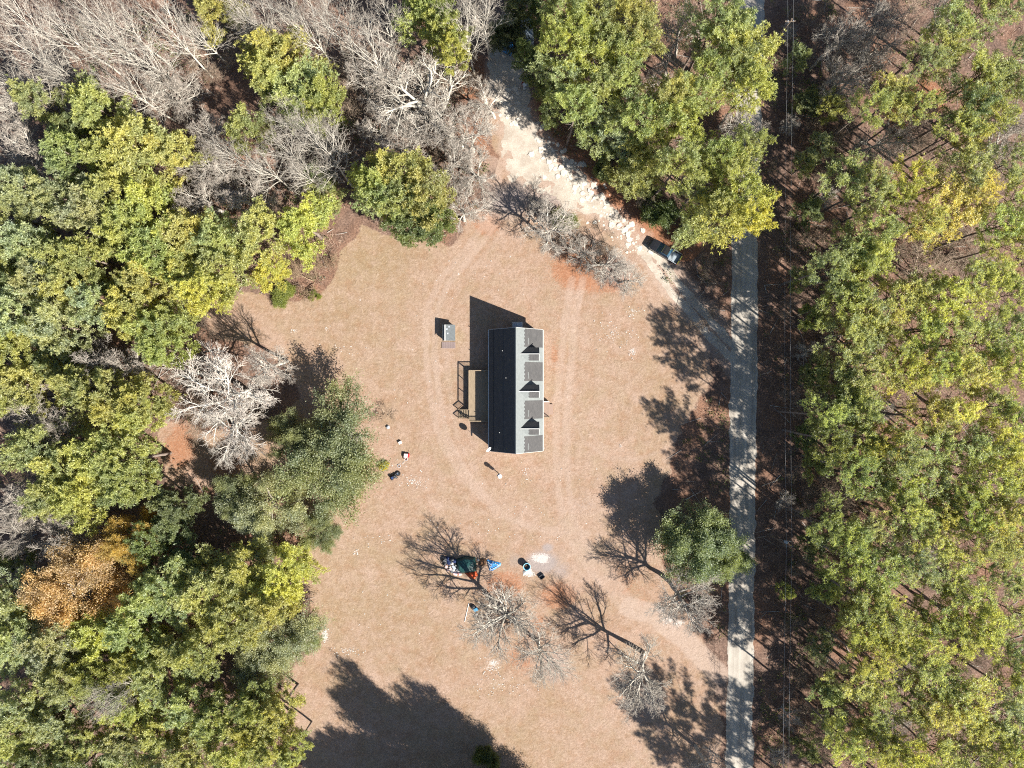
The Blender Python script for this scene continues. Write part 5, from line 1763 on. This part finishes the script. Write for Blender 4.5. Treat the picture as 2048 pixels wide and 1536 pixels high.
for k in range(4):
    a = k * math.pi / 2
    MB().tube((.11 * math.cos(a), .11 * math.sin(a), .13), (.11 * math.cos(a), .11 * math.sin(a), .17), .045, n=8).build('hole', M_DARK, r_)
e = empty('mower', P(788, 953.5), .4, 'black riding toy tipped over beside the tyre', 'riding toy')
MB().cham(-.55, .5, -.3, .3, .15, .5, .1).build('body', M_DARK, e)
MB().cham(-.5, -.05, -.2, .2, .5, .66, .06).build('seat', M_NAVY, e)
MB().tube((.3, 0, .5), (.2, 0, .85), .025, n=6).build('steering_post', M_BLUEGREY, e)
for x in (-.42, .4):
    for y in (-.36, .36):
        MB().lathe([(0, -.08), (.18, -.08), (.2, 0), (.18, .08), (0, .08)], 14, M=Matrix.Translation((x, y, .2)) @ Matrix.Rotation(math.pi / 2, 4, 'X')).build('wheel', M_DARK, e)
e.name = 'riding_toy'
tag(obj('grey_rag', lump(.3, M_BLUEGREY, 91), None, P(776, 854)), 'crumpled grey rag at the upper rim of the olive oak', 'rag')

# camper and things at the end of the drive
cx, cy, _ = P(1052, 72)
e = empty('camper', (cx, cy, 0), 0.05, 'pale camper trailer half hidden under trees at the end of the drive', 'camper')
MB().cham(-1.15, 1.15, -2.6, 2.6, .55, 2.55, .18).build('body', M_BLUEGREY, e)
rf = MB().cham(-1.02, 1.02, -2.45, 2.45, 2.55, 2.62, .05).build('roof', plain('camper_roof', (.20, .24, .28), .5, .3, var=.2), e)
for a in ((-1.06, -.98, -2.5, 2.5), (.98, 1.06, -2.5, 2.5), (-.98, .98, -2.5, -2.42), (-.98, .98, 2.42, 2.5)):
    MB().box(*a, 2.6, 2.67).build('edge_rail', M_WHITE, rf)
MB().cham(-.45, .5, .3, 1.2, 2.62, 2.8, .05).build('roof_hatch', M_WHITE, rf)
for s_ in (-1, 1):
    w_ = MB().box(s_ * 1.15 - .02, s_ * 1.15 + .02, -1.2, .2, 1.3, 2.0).build('window', M_TRIM, e)
    MB().box(s_ * 1.17 - .02, s_ * 1.17 + .02, -1.1, .1, 1.38, 1.92).build('pane', M_GLASS, w_)
    MB().lathe([(0, -.1), (.32, -.1), (.34, 0), (.32, .1), (0, .1)], 16, M=Matrix.Translation((s_ * 1.0, -.2, .34)) @ Matrix.Rotation(math.pi / 2, 4, 'Y')).build('wheel', M_RUBBER, e)
cloth('blue_sheet', [(1003, 88), (1028, 84), (1034, 104), (1020, 112), (1006, 104)], mound(1018, 98, 2.0, .5), M_TARPB, 'blue tarp in the shade at the end of the drive beside the camper', 'tarp', seed=21)
e = empty('red_tub', P(1047.5, 170), .2, 'red tub with a white lid at the shaded right rim of the drive', 'tub')
MB().lathe([(.3, 0), (.36, .5), (.39, .52), (.33, .52), (.28, .06), (0, .06)], 18).build('shell', M_RED, e)
MB().lathe([(0, .56), (.3, .55), (.38, .5)], 18, (.1, -.2, 0)).build('lid', M_WHITE, e)
tag(obj('white_bag', lump(.3, M_SCRAP, 92), None, P(1049, 177)), 'white bag lying right below the red tub', 'bag')
